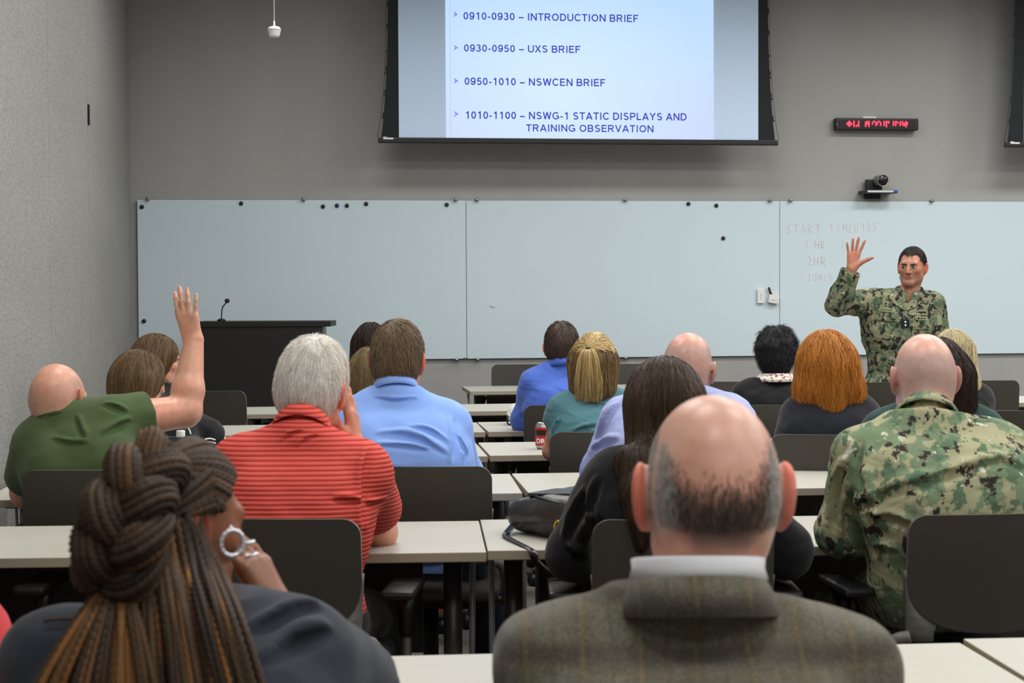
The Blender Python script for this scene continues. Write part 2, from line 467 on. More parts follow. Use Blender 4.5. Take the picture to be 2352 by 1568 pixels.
# ---------------------------------------------------------------- whiteboards
BY = WALL_Y-.03                                     # board face
def wp(px, py, y=None): return on_y(px, py, BY if y is None else y)
def rect(px0, py0, px1, py1, y):
    a = on_y(px0, (py0+py1)/2, y); b = on_y(px1, (py0+py1)/2, y); t = on_y((px0+px1)/2, py0, y); u = on_y((px0+px1)/2, py1, y)
    return a[0], b[0], u[2], t[2]                    # x0 x1 z0 z1
BZ1 = float(wp(1070, 460.5)[2]); BZ0 = float(wp(1070, 823.5)[2])
bx = [float(wp(316, 600)[0]), float(wp(1071, 600)[0]), float(wp(1791, 600)[0])]; bx.append(bx[2]+(bx[2]-bx[1])); 
boards = []
for i, lab in enumerate(('leftmost whiteboard panel behind the lectern, with a row of black magnets',
                         'middle whiteboard panel below the projection screen, clean apart from faint smudges',
                         'whiteboard panel behind the standing officer with faint red handwriting')):
    x0, x1 = bx[i], bx[i+1]
    b = MB().box(((x0+x1)/2, BY+.006, (BZ0+BZ1)/2), (x1-x0-.004, .012, BZ1-BZ0), bev=.002).build('whiteboard', M['board'])
    tag(b, lab, 'whiteboard', 'whiteboard panels'); boards.append(b)
    for k, fx in enumerate((.033, .5, .967)):
        for z in (BZ1+.006, BZ0-.008):
            cx = x0+(x1-x0)*fx
            rot = Matrix.Rotation(PI/2, 3, 'X')
            MB().lathe([(.001, .03), (.013, .03), (.015, .024), (.015, .012), (.007, .01), (.007, -.026)], (cx, BY, z), 14, rot=rot).build('standoff_clip', M['steel'], b)
# strokes of handwriting: letters on a unit box
GL = {'S': [[(.9, .9), (.5, 1), (.1, .8), (.5, .5), (.9, .25), (.5, 0), (.1, .1)]], 'T': [[(0, 1), (1, 1)], [(.5, 1), (.5, 0)]],
      'A': [[(0, 0), (.5, 1), (1, 0)], [(.2, .4), (.8, .4)]], 'R': [[(.1, 0), (.1, 1), (.8, .9), (.7, .55), (.1, .5), (.9, 0)]],
      'I': [[(.5, 0), (.5, 1)]], 'M': [[(0, 0), (.1, 1), (.5, .4), (.9, 1), (1, 0)]], 'E': [[(.9, 1), (.1, 1), (.1, 0), (.9, 0)], [(.1, .5), (.7, .5)]],
      '0': [[(.5, 1), (.1, .7), (.15, .2), (.5, 0), (.85, .25), (.85, .75), (.5, 1)]], '9': [[(.8, .65), (.4, .55), (.2, .8), (.5, 1), (.8, .8), (.7, 0)]],
      '2': [[(.1, .8), (.5, 1), (.8, .75), (.1, 0), (1, .05)]], '5': [[(.9, 1), (.2, 1), (.2, .6), (.7, .6), (.8, .2), (.1, 0)]],
      '1': [[(.5, 0), (.5, 1)]], 'H': [[(.1, 0), (.1, 1)], [(.9, 0), (.9, 1)], [(.1, .5), (.9, .5)]], 'N': [[(.1, 0), (.1, 1), (.9, 0), (.9, 1)]], ' ': []}
def scribble(txt, px, py, cw, ch, mb, th=.0022, m=None):
    for j, c in enumerate(txt):
        for st in GL[c]:
            q = [wp(px+(j+u*.72)*cw+random.uniform(-.6, .6), py-v*ch+random.uniform(-.8, .8)) for u, v in st]
            q = [np.array((p[0], BY, p[2])) for p in q]
            mb.tube(q, th, 4, cap=True, sm=False)
for word, px, py, cw, chh, th in (('START', 1806, 536, 16.5, 20, .0022), ('TIME', 1905, 534, 15, 20, .0022), ('0925', 1962, 532, 14, 20, .0022), ('1', 1848, 571, 14, 19, .0022), ('HR', 1871, 571, 14, 18, .003),
                                  ('1', 1930, 571, 14, 19, .0022), ('2HR', 1853, 608, 16, 18, .003), ('10MIN', 1855, 646, 12, 17, .0022), ('55', 1958, 640, 12, 12, .0022)):
    mk = MB(); scribble(word, px, py, cw, chh, mk, th)
    tag(mk.build('handwriting', M['red_ink'], boards[2]), 'faint red handwritten '+word)
sm = MB(); 
for q in ([(1125, 702), (1130, 705), (1137, 706)], [(1063, 823.0), (1070, 821), (1075, 822)]):
    sm.tube([np.array((wp(*p)[0], BY-.001, wp(*p)[2])) for p in q], .003, 4)
sm.build('pen_mark', M['ink'], boards[1])
# magnets
mags = [(326, 475, 'black', 'round black magnet in the top left corner of the leftmost whiteboard'), (554, 467, 'black', 'lone round black magnet on the top edge between two board clips, left of the row'),
        (742, 474, 'black', 'round black magnet, first in the row of four near the top of the board'), (774, 472, 'rubber_blue', 'round dark blue magnet, second in the row of four'),
        (797, 472, 'black', 'round black magnet just right of the blue one'), (841, 468, 'black', 'round black magnet, last in the row of four'),
        (1026, 470, 'black', 'round black magnet near the seam of the first and middle boards'), (331, 737, 'black', 'round black magnet low on the left edge of the leftmost whiteboard'),
        (1581, 468, 'rubber_blue', 'round dark magnet at the top of the middle board under the screen corner'), (1645, 472, 'black', 'round black magnet at the top right of the middle board'),
        (1661, 547, 'black', 'round black magnet on its own below the top edge of the middle board')]
for px, py, mm, lb in mags:
    p = wp(px, py)
    o = MB().lathe([(.0005, .017), (.010, .016), (.0155, .011), (.0165, 0)], (0, 0, 0), 18, rot=Matrix.Rotation(PI/2, 3, 'X')).build('magnet', M['rubber'] if mm == 'black' else M['rubber_blue'])
    o.location = (p[0], BY-.0005, p[2]); tag(o, lb, 'magnet', 'board magnets')
# small white boxes stuck on the board
def small_box(name, px, py, wpx, hpx, rot, lab, cat, open_=False):
    p = wp(px, py); s_ = 3800/13.05; t = empty(name, (p[0], BY-.001, p[2]), 0, lab, cat)
    Rm = Matrix.Rotation(rot, 3, 'Y'); W, H = wpx/s_, hpx/s_
    b = MB()
    if not open_: b.box((0, -.012, 0), (W, .022, H), rot=Rm, bev=.004)
    else:
        b.box((0, -.004, 0), (W, .006, H), rot=Rm); b.box(Rm @ Vector((0, -.04, -H*.1)), (W, .005, H*.8), rot=Rm)
        for sx in (-1, 1): b.box(Rm @ Vector((sx*(W/2-.003), -.021, -H*.1)), (.005, .035, H*.8), rot=Rm)
        b.box(Rm @ Vector((0, -.021, -H*.48)), (W, .035, .005), rot=Rm)
    b.build('case', M['white'], t); return t, Rm, W, H
t, Rm, W, H = small_box('dry_eraser', 1746, 680, 16, 33, 0, 'small white eraser block stuck upright on the whiteboard', 'eraser')
lb = MB()
for k in range(5): lb.box((0.002*(k % 2), -.0235, -.022+.009*k), (.006, .001, .006))
lb.build('lettering', M['ink'], t)
t, Rm, W, H = small_box('marker_holder', 1775, 684, 24, 24, .16, 'tilted white marker cup on the whiteboard beside the eraser', 'pen holder', True)
lb = MB()
for k in range(6): lb.box(Rm @ Vector((-.022+.008*k, -.0432, -.02+.002*(k % 3))), (.005, .001, .005+.003*(k == 2)))
lb.build('lettering', M['ink'], t)
p0 = wp(1773, 684); q = wp(1765, 663)
o = MB(); o.cyl((p0[0], BY-.02, p0[2]), (q[0], BY-.02, q[2]), .009, 12); o.cyl((q[0], BY-.02, q[2]), (q[0]-.003, BY-.02, q[2]+.012), .0075, 12)
tag(o.build('marker_pen', M['black']), 'black marker leaning in the tilted white cup on the whiteboard', 'marker')

# ---------------------------------------------------------------- text helper
def text_geo(s, bold=.0):
    cu = bpy.data.curves.new('txt', 'FONT'); cu.body = s; cu.size = 1; cu.offset = bold; cu.resolution_u = 3
    o = bpy.data.objects.new('txt', cu); COL.objects.link(o)
    dg = bpy.context.evaluated_depsgraph_get(); me = bpy.data.meshes.new_from_object(o.evaluated_get(dg))
    V = np.array([v.co[:] for v in me.vertices]); Fs = [list(p.vertices) for p in me.polygons]
    bpy.data.objects.remove(o); bpy.data.curves.remove(cu); bpy.data.meshes.remove(me)
    return V, Fs
def text_fit(mb, s, org, ux, uz, Wd, Ht, bold=.0, un=None, off=.0):
    """text s fitted in a box of width Wd along ux and cap height Ht along uz, from its lower-left corner org"""
    V, Fs = text_geo(s, bold); ux = np.asarray(ux); uz = np.asarray(uz)
    a, b = V[:, 0].min(), V[:, 0].max(); z0 = 0.0; z1 = .73
    P = np.asarray(org)+np.outer((V[:, 0]-a)/(b-a)*Wd, ux)+np.outer((V[:, 1]-z0)/(z1-z0)*Ht, uz)
    mb.add(P, Fs); return mb

# drawn sans-serif capitals for the slide: strokes on a cap height of 1
def arc_(cx, cy, rx, ry, a0, a1, n=14):
    return [(cx+rx*math.cos(math.radians(a0+(a1-a0)*i/n)), cy+ry*math.sin(math.radians(a0+(a1-a0)*i/n))) for i in range(n+1)]
def glyphs(h=.085):
    a, b = h, 1-h; m = .5; G = {}
    def oval(w): return [arc_(w/2, .5, w/2-h, .5-h, 90, 450, 28)]
    G['0'] = (.6, oval(.6)); G['O'] = (.86, oval(.86)); G['1'] = (.6, [[(.36, 0), (.36, 1)], [(.36, .93), (.13, .74)]])
    G['9'] = (.6, [arc_(.3, .66, .225, .265, 0, 360, 24), arc_(.29, .5, .235, .5-h, -10, -62, 8)[::1] and [(.525, .62)]+arc_(.27, .45, .255, .375, 0, -150, 12)])
    G['3'] = (.6, [arc_(.28, .735, .2, .19, 150, -85, 12), arc_(.28, .29, .235, .22, 85, -160, 14)])
    G['5'] = (.6, [[(.53, b), (.15, b)], [(.16, b), (.11, .5)], arc_(.29, .32, .235, .245, 140, -155, 16)])
    G['I'] = (.24, [[(.12, 0), (.12, 1)]]); G['N'] = (.76, [[(a, 0), (a, 1)], [(a, .97), (.76-a, .03)], [(.76-a, 0), (.76-a, 1)]])
    G['T'] = (.66, [[(0, b), (.66, b)], [(.33, 0), (.33, 1)]])
    G['R'] = (.76, [[(a, 0), (a, 1)], [(a, b), (.44, b)]+arc_(.44, .705, .2, .22, 88, -88, 10)+[(a, .485)], [(.4, .47), (.66, .02)]])
    G['B'] = (.72, [[(a, 0), (a, 1)], [(a, b), (.4, b)]+arc_(.4, .715, .19, .21, 88, -88, 10)+[(a, .505)], [(a, .505), (.42, .505)]+arc_(.42, .29, .22, .215, 88, -88, 10)+[(a, a)]])
    G['P'] = (.7, [[(a, 0), (a, 1)], [(a, b), (.42, b)]+arc_(.42, .69, .2, .235, 88, -88, 10)+[(a, .455)]])
    G['D'] = (.76, [[(a, 0), (a, 1)], [(a, b), (.34, b)]+arc_(.34, .5, .34, .425, 88, -88, 14)+[(a, a)]])
    G['U'] = (.74, [[(a, 1), (a, .36)]+arc_(.37, .36, .295, .285, 180, 360, 14)+[(.74-a, 1)]])
    G['C'] = (.78, [arc_(.42, .5, .345, .425, 38, 322, 22)])
    G['G'] = (.84, [arc_(.43, .5, .355, .425, 42, 318, 22), [(.76, .46), (.46, .46)], [(.755, .46), (.755, .12)]])
    G['S'] = (.7, [arc_(.35, .725, .23, .2, 25, 268, 14)[:-1]+arc_(.35, .285, .25, .21, 92, -155, 14)])
    G['E'] = (.66, [[(a, 0), (a, 1)], [(a, b), (.63, b)], [(a, .52), (.58, .52)], [(a, a), (.65, a)]]); G['F'] = (.6, [[(a, 0), (a, 1)], [(a, b), (.6, b)], [(a, .5), (.53, .5)]])
    G['L'] = (.58, [[(a, 0), (a, 1)], [(a, a), (.57, a)]]); G['A'] = (.78, [[(.05, 0), (.39, .98)], [(.73, 0), (.39, .98)], [(.17, .3), (.61, .3)]])
    G['V'] = (.74, [[(.05, 1), (.37, .02)], [(.69, 1), (.37, .02)]]); G['Y'] = (.74, [[(.05, 1), (.37, .48)], [(.69, 1), (.37, .48)], [(.37, .5), (.37, 0)]])
    G['X'] = (.72, [[(.05, 0), (.66, 1)], [(.06, 1), (.67, 0)]]); G['W'] = (1.02, [[(.06, 1), (.27, .02)], [(.27, .02), (.51, .98)], [(.51, .98), (.75, .02)], [(.75, .02), (.96, 1)]])
    G['-'] = (.34, [[(.02, .36), (.32, .36)]]); G['\u2013'] = (.6, [[(.0, .36), (.6, .36)]]); G[' '] = (.22, [])
    return G
GLY = glyphs()
def stroke_text(s, x, y, z, Wd, Ht, h=.085):
    """text in the XZ plane from the lower-left (x, z); total width Wd, cap height Ht"""
    adv = sum(GLY[ch][0]+.13 for ch in s)-.13; kx_ = Wd/adv; pen = 0.0; words = []; mb = None
    for ch in s:
        w_, sts = GLY[ch]
        if ch == ' ': mb = None
        elif mb is None: mb = MB(); words.append(mb)
        for st in sts:
            q = np.array([(pen+u, v) for u, v in st])*np.array((kx_, Ht)); d = np.gradient(q, axis=0); d /= np.linalg.norm(d, axis=1, keepdims=True)+1e-9
            nn = np.stack([-d[:, 1], d[:, 0]], 1)*h*Ht; l = q+nn; r_ = q-nn; n = len(q)
            V = [(x+a_, y, z+b_) for a_, b_ in l]+[(x+a_, y, z+b_) for a_, b_ in r_]
            mb.add(V, [[i, n+i, n+i+1, i+1] for i in range(n-1)])
        pen += w_+.13
    return words

# ---------------------------------------------------------------- projection screens
SY = WALL_Y-.42
def sp(px, py): return on_y(px, py, SY)
def edge_strip(mb, xs_in, xs_out, zs, y, th, mi=0):
    n = len(zs); V = []
    for yy in (y, y+th):
        for i in range(n): V += [(xs_in[i], yy, zs[i]), (xs_out[i], yy, zs[i])]
    Fs = []
    for i in range(n-1):
        a = 2*i; Fs.append([a, a+1, a+3, a+2]); b = 2*n+a; Fs.append([b, b+2, b+3, b+1])
        Fs.append([a, a+2, b+2, b]); Fs.append([a+1, b+1, b+3, a+3])
    Fs += [[0, 2*n, 2*n+1, 1], [2*n-2, 2*n-1, 4*n-1, 4*n-2]]
    mb.add(V, Fs, mi)
def make_screen(label, x0, x1, zb, full):
    """x0, x1: the white area; zb: its lower edge"""
    t = empty('projection_screen', ((x0+x1)/2, SY, zb), 0, label, 'projection screen', 'projection screens')
    W = x1-x0; H = CEIL_Z-.12-zb; k = 3800/12.6
    MB().box((0, .006, H/2), (W, .004, H)).build('screen_fabric', M['screen'], t)
    zs = np.linspace(0, H, 60); d = zs*k
    def outer(dpx): return 20+20*np.exp(-dpx/150)
    notch = np.array([0.0 if ((z*k) % 50) > 5 or z*k < 40 else 3.0 for z in zs])
    for s_ in (-1, 1):
        b = MB(); ed = (outer(d)+notch)/k
        edge_strip(b, s_*np.full(60, W/2), s_*(W/2+ed), zs, .003, .006); b.build('black_border', M['black_cloth'], t)
        c = MB(); c.tube(np.stack([s_*(W/2+(outer(d)+3.5+6*np.exp(-d/60))/k), np.full(60, .006), zs], 1), .0018, 5); c.build('tension_cord', M['black'], t)
        tb = MB()
        for zz in np.arange(45, H*k, 50): tb.box((s_*(W/2+(outer(zz)+2)/k), .006, zz/k), (.012, .01, .016))
        tb.build('cord_tab', M['black'], t)
    MB().box((0, .006, -.022), (W+94/k, .04, .042), bev=.008).build('weight_bar', M['black'], t)
    MB().box((0, .03, H+.05), (W+.4, .16, .13), bev=.01).build('housing', M['white'], t)
    lg = MB(); lg.box((-W/2-.08, -.0145, -.01), (.075, .002, .012)); lg.box((-W/2-.105, -.0145, -.002), (.03, .002, .008)); lg.build('maker_plate', M['label'], t)
    return t, W, H
a = sp(916.5, 318); b_ = sp(1742, 318)
scr, SW, SH = make_screen('lowered projection screen showing a blue-white schedule slide', a[0], b_[0], float(sp(1300, 318)[2]), True)
# the projected slide: light from the projector, with the slide's own blue gradient
m, nt, b = newmat('projected_slide'); tc = nt.nodes.new('ShaderNodeTexCoord'); sx = nt.nodes.new('ShaderNodeSeparateXYZ'); nt.links.new(tc.outputs['Object'], sx.inputs[0])
mr = nt.nodes.new('ShaderNodeMapRange'); mr.inputs['From Min'].default_value = 0.0; mr.inputs['From Max'].default_value = 1.25
nt.links.new(sx.outputs['Z'], mr.inputs['Value'])
rp = ramp(nt, [(0, srgb(206, 219, 254)), (.45, srgb(200, 225, 255)), (1, srgb(184, 220, 255))]); nt.links.new(mr.outputs[0], rp.inputs['Fac'])
gx = nt.nodes.new('ShaderNodeTexGradient'); gx.gradient_type = 'SPHERICAL'; mp = nt.nodes.new('ShaderNodeMapping'); mp.inputs['Location'].default_value = (.12, 0, -.35); mp.inputs['Scale'].default_value = (.8, 0, 1.0)
nt.links.new(tc.outputs['Object'], mp.inputs['Vector']); nt.links.new(mp.outputs['Vector'], gx.inputs['Vector'])
mx = nt.nodes.new('ShaderNodeMixRGB'); mx.inputs[2].default_value = srgb(216, 240, 255); nt.links.new(gx.outputs['Fac'], mx.inputs[0]); nt.links.new(rp.outputs['Color'], mx.inputs[1])
b.inputs['Base Color'].default_value = (.02, .02, .03, 1); b.inputs['Roughness'].default_value = .9; b.inputs['Specular IOR Level'].default_value = 0
nt.links.new(mx.outputs[0], b.inputs['Emission Color']); b.inputs['Emission Strength'].default_value = 1.0
M['slide'] = m
kx = lambda px: float(sp(px, 200)[0]-scr.location.x); kz = lambda py: float(sp(1300, py)[2]-scr.location.z)
sl0, sl1 = kx(1024), kx(1639)
slide = MB().box(((sl0+sl1)/2, .002, SH/2), (sl1-sl0, .003, SH)).build('projected_slide', M['slide'], scr)
M['slide_text'] = mat('slide_text_blue', (10, 10, 30), .9, spec=0, emit=(srgb(68, 74, 190), 1.0))
M['slide_bullet'] = mat('slide_bullet_lilac', (10, 10, 30), .9, spec=0, emit=(srgb(150, 140, 235), 1.0))
M['slide_line'] = mat('slide_margin_line', (10, 10, 30), .9, spec=0, emit=(srgb(172, 190, 235), 1.0))
for s_, p0, p1, yb, yt in (('0910-0930 \u2013 INTRODUCTION BRIEF', 1065, 1466, 48.5, 31.5), ('0930-0950 \u2013 UXS BRIEF', 1066, 1333, 121.5, 105), ('0950-1010 \u2013 NSWCEN BRIEF', 1067, 1390, 197.5, 180.5),
                           ('1010-1100 \u2013 NSWG-1 STATIC DISPLAYS AND', 1068, 1577, 274.5, 257.5), ('TRAINING OBSERVATION', 1208, 1501, 302.5, 286)):
    for wd, mb in zip(s_.split(' '), stroke_text(s_, kx(p0), -.0012, kz(yb), kx(p1)-kx(p0), kz(yt)-kz(yb))):
        tag(mb.build('slide_text', M['slide_text'], slide), 'blue slide text '+wd.replace('\u2013', 'dash'))
for py in (37, 113, 188.5, 264):
    mb = MB(); x, z = kx(1042), kz(py); u = kx(1043)-kx(1042)
    mb.add([(x, -.001, z+7*u), (x+11*u, -.001, z), (x, -.001, z-7*u), (x+3.5*u, -.001, z)], [[0, 3, 1], [3, 2, 1]])
    mb.build('bullet_arrow', M['slide_bullet'], slide)
MB().box((kx(1034.5), -.0005, SH/2), (.0028, .001, SH)).build('margin_line', M['slide_line'], slide)
a = sp(2352, 326)
make_screen('second projection screen, mostly out of frame at the right edge', a[0], a[0]+SW, float(sp(2352, 326)[2]), False)

# ---------------------------------------------------------------- hanging microphone
p = at(630, 72, 9.0); t = empty('ceiling_microphone', p, 0, 'small white microphone hanging on a thin cord from the ceiling', 'microphone')
k = 9.0/3800
MB().lathe([(.001, -13*k), (11*k, -13*k), (12*k, -10*k), (15*k, 1*k), (15.5*k, 3*k), (15*k, 6*k), (12*k, 10*k), (5*k, 12*k), (2.2*k, 13*k), (1.8*k, 24*k), (.001, 25*k)], seg=28).build('capsule', M['white'], t)
MB().lathe([(15.2*k, 2.4*k), (15.9*k, 2.8*k), (15.9*k, 3.8*k), (15.2*k, 4.2*k)], seg=28).build('seam_ring', mat('grey_seam', (170, 170, 170), .5), t)
MB().cyl((0, 0, 24*k), (0, 0, CEIL_Z-p[2]), 1.5*k, 10).build('cord', M['white'], t)
MB().lathe([(.001, 0), (.04, 0), (.04, .02), (.001, .02)], (0, 0, CEIL_Z-p[2]-.02), 20).build('ceiling_plate', M['white'], t)

# ---------------------------------------------------------------- LED sign
LY = WALL_Y-.09
x0, x1, z0, z1 = rect(1921, 271, 2110, 298.5, LY)
t = empty('led_sign', ((x0+x1)/2, LY, (z0+z1)/2), 0, 'black LED message sign on the wall with a red dot text', 'sign')
W, H = x1-x0, z1-z0
MB().box((0, .042, 0), (W, .084, H), bev=.01).build('housing', M['black'], t)
MB().box((0, -.001, 0), (W*.93, .004, H*.62)).build('display_window', mat('smoked_window', (30, 16, 18), .25), t)
MB().box((-.05, .06, H/2+.008), (.11, .03, .018)).build('mount_bracket', M['white'], t)
MB().box((-W/2+.006, -.002, -.005), (.006, .004, .006)).build('sensor', M['label'], t)
rows = ["..1...1...1......1.1...11..11...1.111...1.11..1.1..1..",
        ".111..1...1.....1111..1..11..1..1.1.1...1.1.1.1.1.111.",
        "11111.1...1.....1111..1..11..1..1.1.....1.1...1.11111.",
        ".111..1..11.....1..1.....1...1..1.1.....1.1...1..111..",
        "..1...1.1.1.....1..1..............1................1.."]
dm = MB(); nx = len(rows[0])
for r_, row in enumerate(rows):
    for c, ch in enumerate(row):
        if ch == '1': dm.lathe([(.0066, 0), (.005, .003), (.0005, .004)], ((c-nx/2+.5)*W*.76/nx, -.003, (2-r_)*.0095), 8, rot=Matrix.Rotation(PI/2, 3, 'X'))
dm.build('red_dot_text', mat('red_led', (120, 5, 10), .4, emit=((1, .03, .06, 1), 3.2)), t)

# ---------------------------------------------------------------- conference camera on a shelf
VY = WALL_Y-.12
p = on_y(2018, 441, VY); s_ = 3800/13.1; k = 1/s_
t = empty('wall_shelf', (p[0], VY, p[2]), 0, 'small wall bracket shelf carrying the black conference camera', 'shelf')
MB().box((0, .02, 0), (78*k, .17, 7*k), bev=.004).build('tray', M['black'], t)
MB().box((-2*k, -.067, .5*k), (62*k, .004, 4.5*k)).build('front_strip', mat('silver_strip', (205, 208, 212), .35), t)
MB().box((35*k, -.068, .5*k), (9*k, .004, 5*k)).build('blue_badge', mat('blue_badge', (40, 78, 190), .4), t)
MB().box((-4*k, .105, -6*k), (38*k, .02, 16*k), bev=.003).build('bracket_plate', M['black'], t)
t = empty('conference_camera', (p[0], VY, p[2]+3.6*k), 0, 'black video conference camera with a round lens on the wall shelf', 'camera')
MB().box((-6*k, .06, 13*k), (36*k, .07, 27*k), bev=.006).build('base', M['black'], t)
ly = Matrix.Rotation(PI/2, 3, 'X')
MB().lathe([(.001, -.07), (11*k, -.07), (14*k, -.05), (14*k, .045), (13*k, .055)], (4*k, -.005, 22*k), 30, rot=ly).build('barrel', mat('grey_barrel', (120, 122, 122), .4), t)
MB().lathe([(13.8*k, .05), (14*k, .06), (13.3*k, .063), (12.3*k, .0575)], (4*k, -.005, 22*k), 30, rot=ly).build('lens_ring', M['steel'], t)
MB().lathe([(.001, .0655), (6*k, .0645), (11*k, .060), (12.4*k, .0565)], (4*k, -.005, 22*k), 30, rot=ly).build('lens', mat('lens_glass', (8, 10, 12), .12), t)

# ---------------------------------------------------------------- lectern with microphone
PZ = 12.0
p0 = at(448, 737, PZ); p1 = at(762, 737, PZ)
ph = float(p1[2]); pw = p1[0]-p0[0]; pc = ((p0+p1)/2)
t = empty('lectern', (pc[0], pc[1]+.02, 0), 0, 'wide black lectern standing in front of the left whiteboard', 'lectern'); t.rotation_euler = (0, 0, -.13)
M['lectern'] = mat('black_laminate', (24, 23, 23), .55, bmp=.05, bscale=90)
M['lectern_side'] = mat('dark_grey_laminate', (112, 114, 116), .4)
MB().box((-.02, 0, (ph-.04)/2), (pw-.08, .04, ph-.04)).build('front_panel', M['lectern'], t)
MB().box((0, .15, ph-.02), (pw, .36, .04), bev=.004).build('top', M['lectern'], t)
for s_, n in ((-1, 'lectern'), (1, 'lectern_side')):
    MB().prism([(-.02, 0), (.32, 0), (.32, ph*.72), (.2, ph-.04), (-.02, ph-.04)], -.015, .015, basis=[(0, 1, 0), (0, 0, 1), (1, 0, 0)], org=(-.02+s_*(pw/2-.055), 0, 0)).build('side_panel', M[n], t)
p = at(507, 736, PZ); t2 = empty('gooseneck_microphone', (p[0], p[1]+.1, ph), 0, 'thin black gooseneck microphone standing on the lectern', 'microphone')
k = PZ/3800
MB().lathe([(.03, 0), (.03, .012), (.012, .02)], seg=18).build('base', M['black'], t2)
MB().tube(bez([(0, 0, 0), (1*k, 0, 22*k), (3.5*k, 0, 33*k), (12*k, 0, 44*k)], 18), .0045, 8).build('neck', M['black'], t2)
MB().tube(bez([(11*k, 0, 43*k), (13*k, 0, 46.5*k), (15.5*k, 0, 50*k), (16.5*k, 0, 52*k)], 12), [.008, .012, .0165, .018, .018, .0175, .017, .016, .014, .012, .01, .006, .003][:13], 12).build('windscreen', M['black'], t2)
# ---------------------------------------------------------------- furniture
M['laminate'] = mat('pale_laminate', (186, 183, 172), .42, var=.025, vscale=14, stretch=(1, 6, 1), spec=.4)
M['edge'] = mat('taupe_edge_band_shaded', (164, 153, 134), .5)  # edge band; the dimmer light on the table sides is mixed into its colour
M['rod'] = mat('chrome_rod_painted_gleam', (214, 216, 220), .3, .35)  # pale, barely metallic colour stands in for the chrome's bright reflection
M['leg'] = mat('grey_metal', (100, 97, 92), .4, .5)
M['modesty'] = mat('dark_modesty_panel', (62, 58, 52), .6)
M['shell'] = mat('taupe_chair_shell', (62, 58, 51), .5, bmp=.12, bscale=500)
M['rim'] = mat('grey_chair_rim', (112, 108, 101), .45)
M['fin'] = mat('grey_chair_frame', (104, 101, 96), .5)
M['seatc'] = mat('dark_seat_fabric', (44, 42, 40), .9, bmp=.2, bscale=300)
def make_table(L, D=.6, Hh=.74):
    t = empty('training_table', (0, 0, 0))
    b = MB(); b.box((0, 0, Hh-.0135), (L, D, .027), mi=1, bev=.003)
    o = b.build('tabletop', [M['laminate'], M['edge']], t)
    mi = np.array([0 if p.normal.z > .7 else 1 for p in o.data.polygons], dtype=np.int32); o.data.polygons.foreach_set('material_index', mi)
    MB().box((0, D*.36, Hh-.22), (L-.34, .014, .32), bev=.003).build('modesty_panel', M['modesty'], t)
    MB().box((0, .05, Hh-.045), (L-.3, .05, .035)).build('rail', M['leg'], t)
    for s_ in (-1, 1):
        x = s_*(L/2-.085)
        g = MB().cyl((x, .02, .06), (x, .02, Hh-.03), .027, 16).build('leg', M['leg'], t)
        MB().tube([(x, -.25, .065), (x, -.2, .085), (x, .2, .085), (x, .25, .065)], .024, 10).build('foot', M['leg'], g)
        MB().box((x, .02, Hh-.036), (.06, .4, .018)).build('mount_plate', M['leg'], g)
        MB().cyl((x+s_*.06, .1, Hh-.03), (x+s_*.055, .14, .1), .009, 10).build('brace', M['rod'], g)
        for yy in (-.25, .25):
            MB().cyl((x-.02, yy, .033), (x+.02, yy, .033), .032, 16).build('caster', M['black'], g)
    return t
def copy_tree(o, parent=None):
    c = o.copy(); COL.objects.link(c); c.parent = parent
    for ch in [k for k in o.children]: copy_tree(ch, c)
    return c
PROTO = {}
def used(proto):
    if PROTO.get(proto.name): return copy_tree(proto)
    PROTO[proto.name] = True; return proto
LT = 1.83
tab0 = make_table(LT)
def put_table(px, py, side, slope, label, L=LT, D=.6):
    """far corner at pixel (px, py) on the table-top plane; side = which end that is; slope in degrees against the camera axis"""
    p = on_z(px, py, .74); a = -YAW-math.radians(slope)
    ux = np.array([math.cos(a), math.sin(a), 0]); uy = np.array([-math.sin(a), math.cos(a), 0])
    c = p+(-1 if side == 'R' else 1)*ux*L/2-uy*D/2
    t = used(tab0); t.location = (c[0], c[1], 0); t.rotation_euler = (0, 0, a)
    tag(t, label, 'table', 'training tables in rows'); return t
put_table(2205, 1475, 'R', -4.9, 'nearest pale table, seating the tweed jacket man and the braided woman')
put_table(2212, 1466, 'L', -4.0, 'pale table in the bottom right corner, next to the nearest table')
put_table(1100, 1195.5, 'R', -3.0, 'pale table under the elbow of the man in the red polo')
put_table(1103, 1193, 'L', -3.0, 'pale table carrying the black leather handbag')
put_table(1171, 1087.5, 'R', -4.2, 'pale table with the white-capped water bottle, before the light blue shirt and green polo men')
put_table(1175, 1087, 'L', -5.5, 'pale table behind the handbag, in front of the lavender shirt man')
put_table(2290, 1063, 'L', -6.0, 'pale table mostly hidden behind the man in camouflage')
put_table(1093, 1017, 'R', -6.0, 'pale table mostly hidden behind the light blue shirt, level with the soda can table')
put_table(1098, 1016, 'L', -6.0, 'pale table carrying the red soda can')
put_table(1094, 969.5, 'R', -5.5, 'pale table behind the black hoodie, left of the white cap table')
put_table(1096, 969, 'L', -6.5, 'pale table carrying the white cap')
put_table(1905, 952, 'L', -6.5, 'pale table hidden behind the red-haired woman')
put_table(1250, 925.5, 'R', -7.0, 'pale table in the row before the front one, left of the far blue shirt')
put_table(1255, 925.5, 'L', -7.0, 'pale table beyond the ponytail woman')
put_table(1950, 914, 'L', -7.0, 'pale table at the far right, below the officer')
put_table(1061, 887, 'L', -7.2, 'front row pale table nearest the whiteboard, left one')
put_table(1650, 878, 'L', -7.2, 'front row pale table nearest the whiteboard, right one')

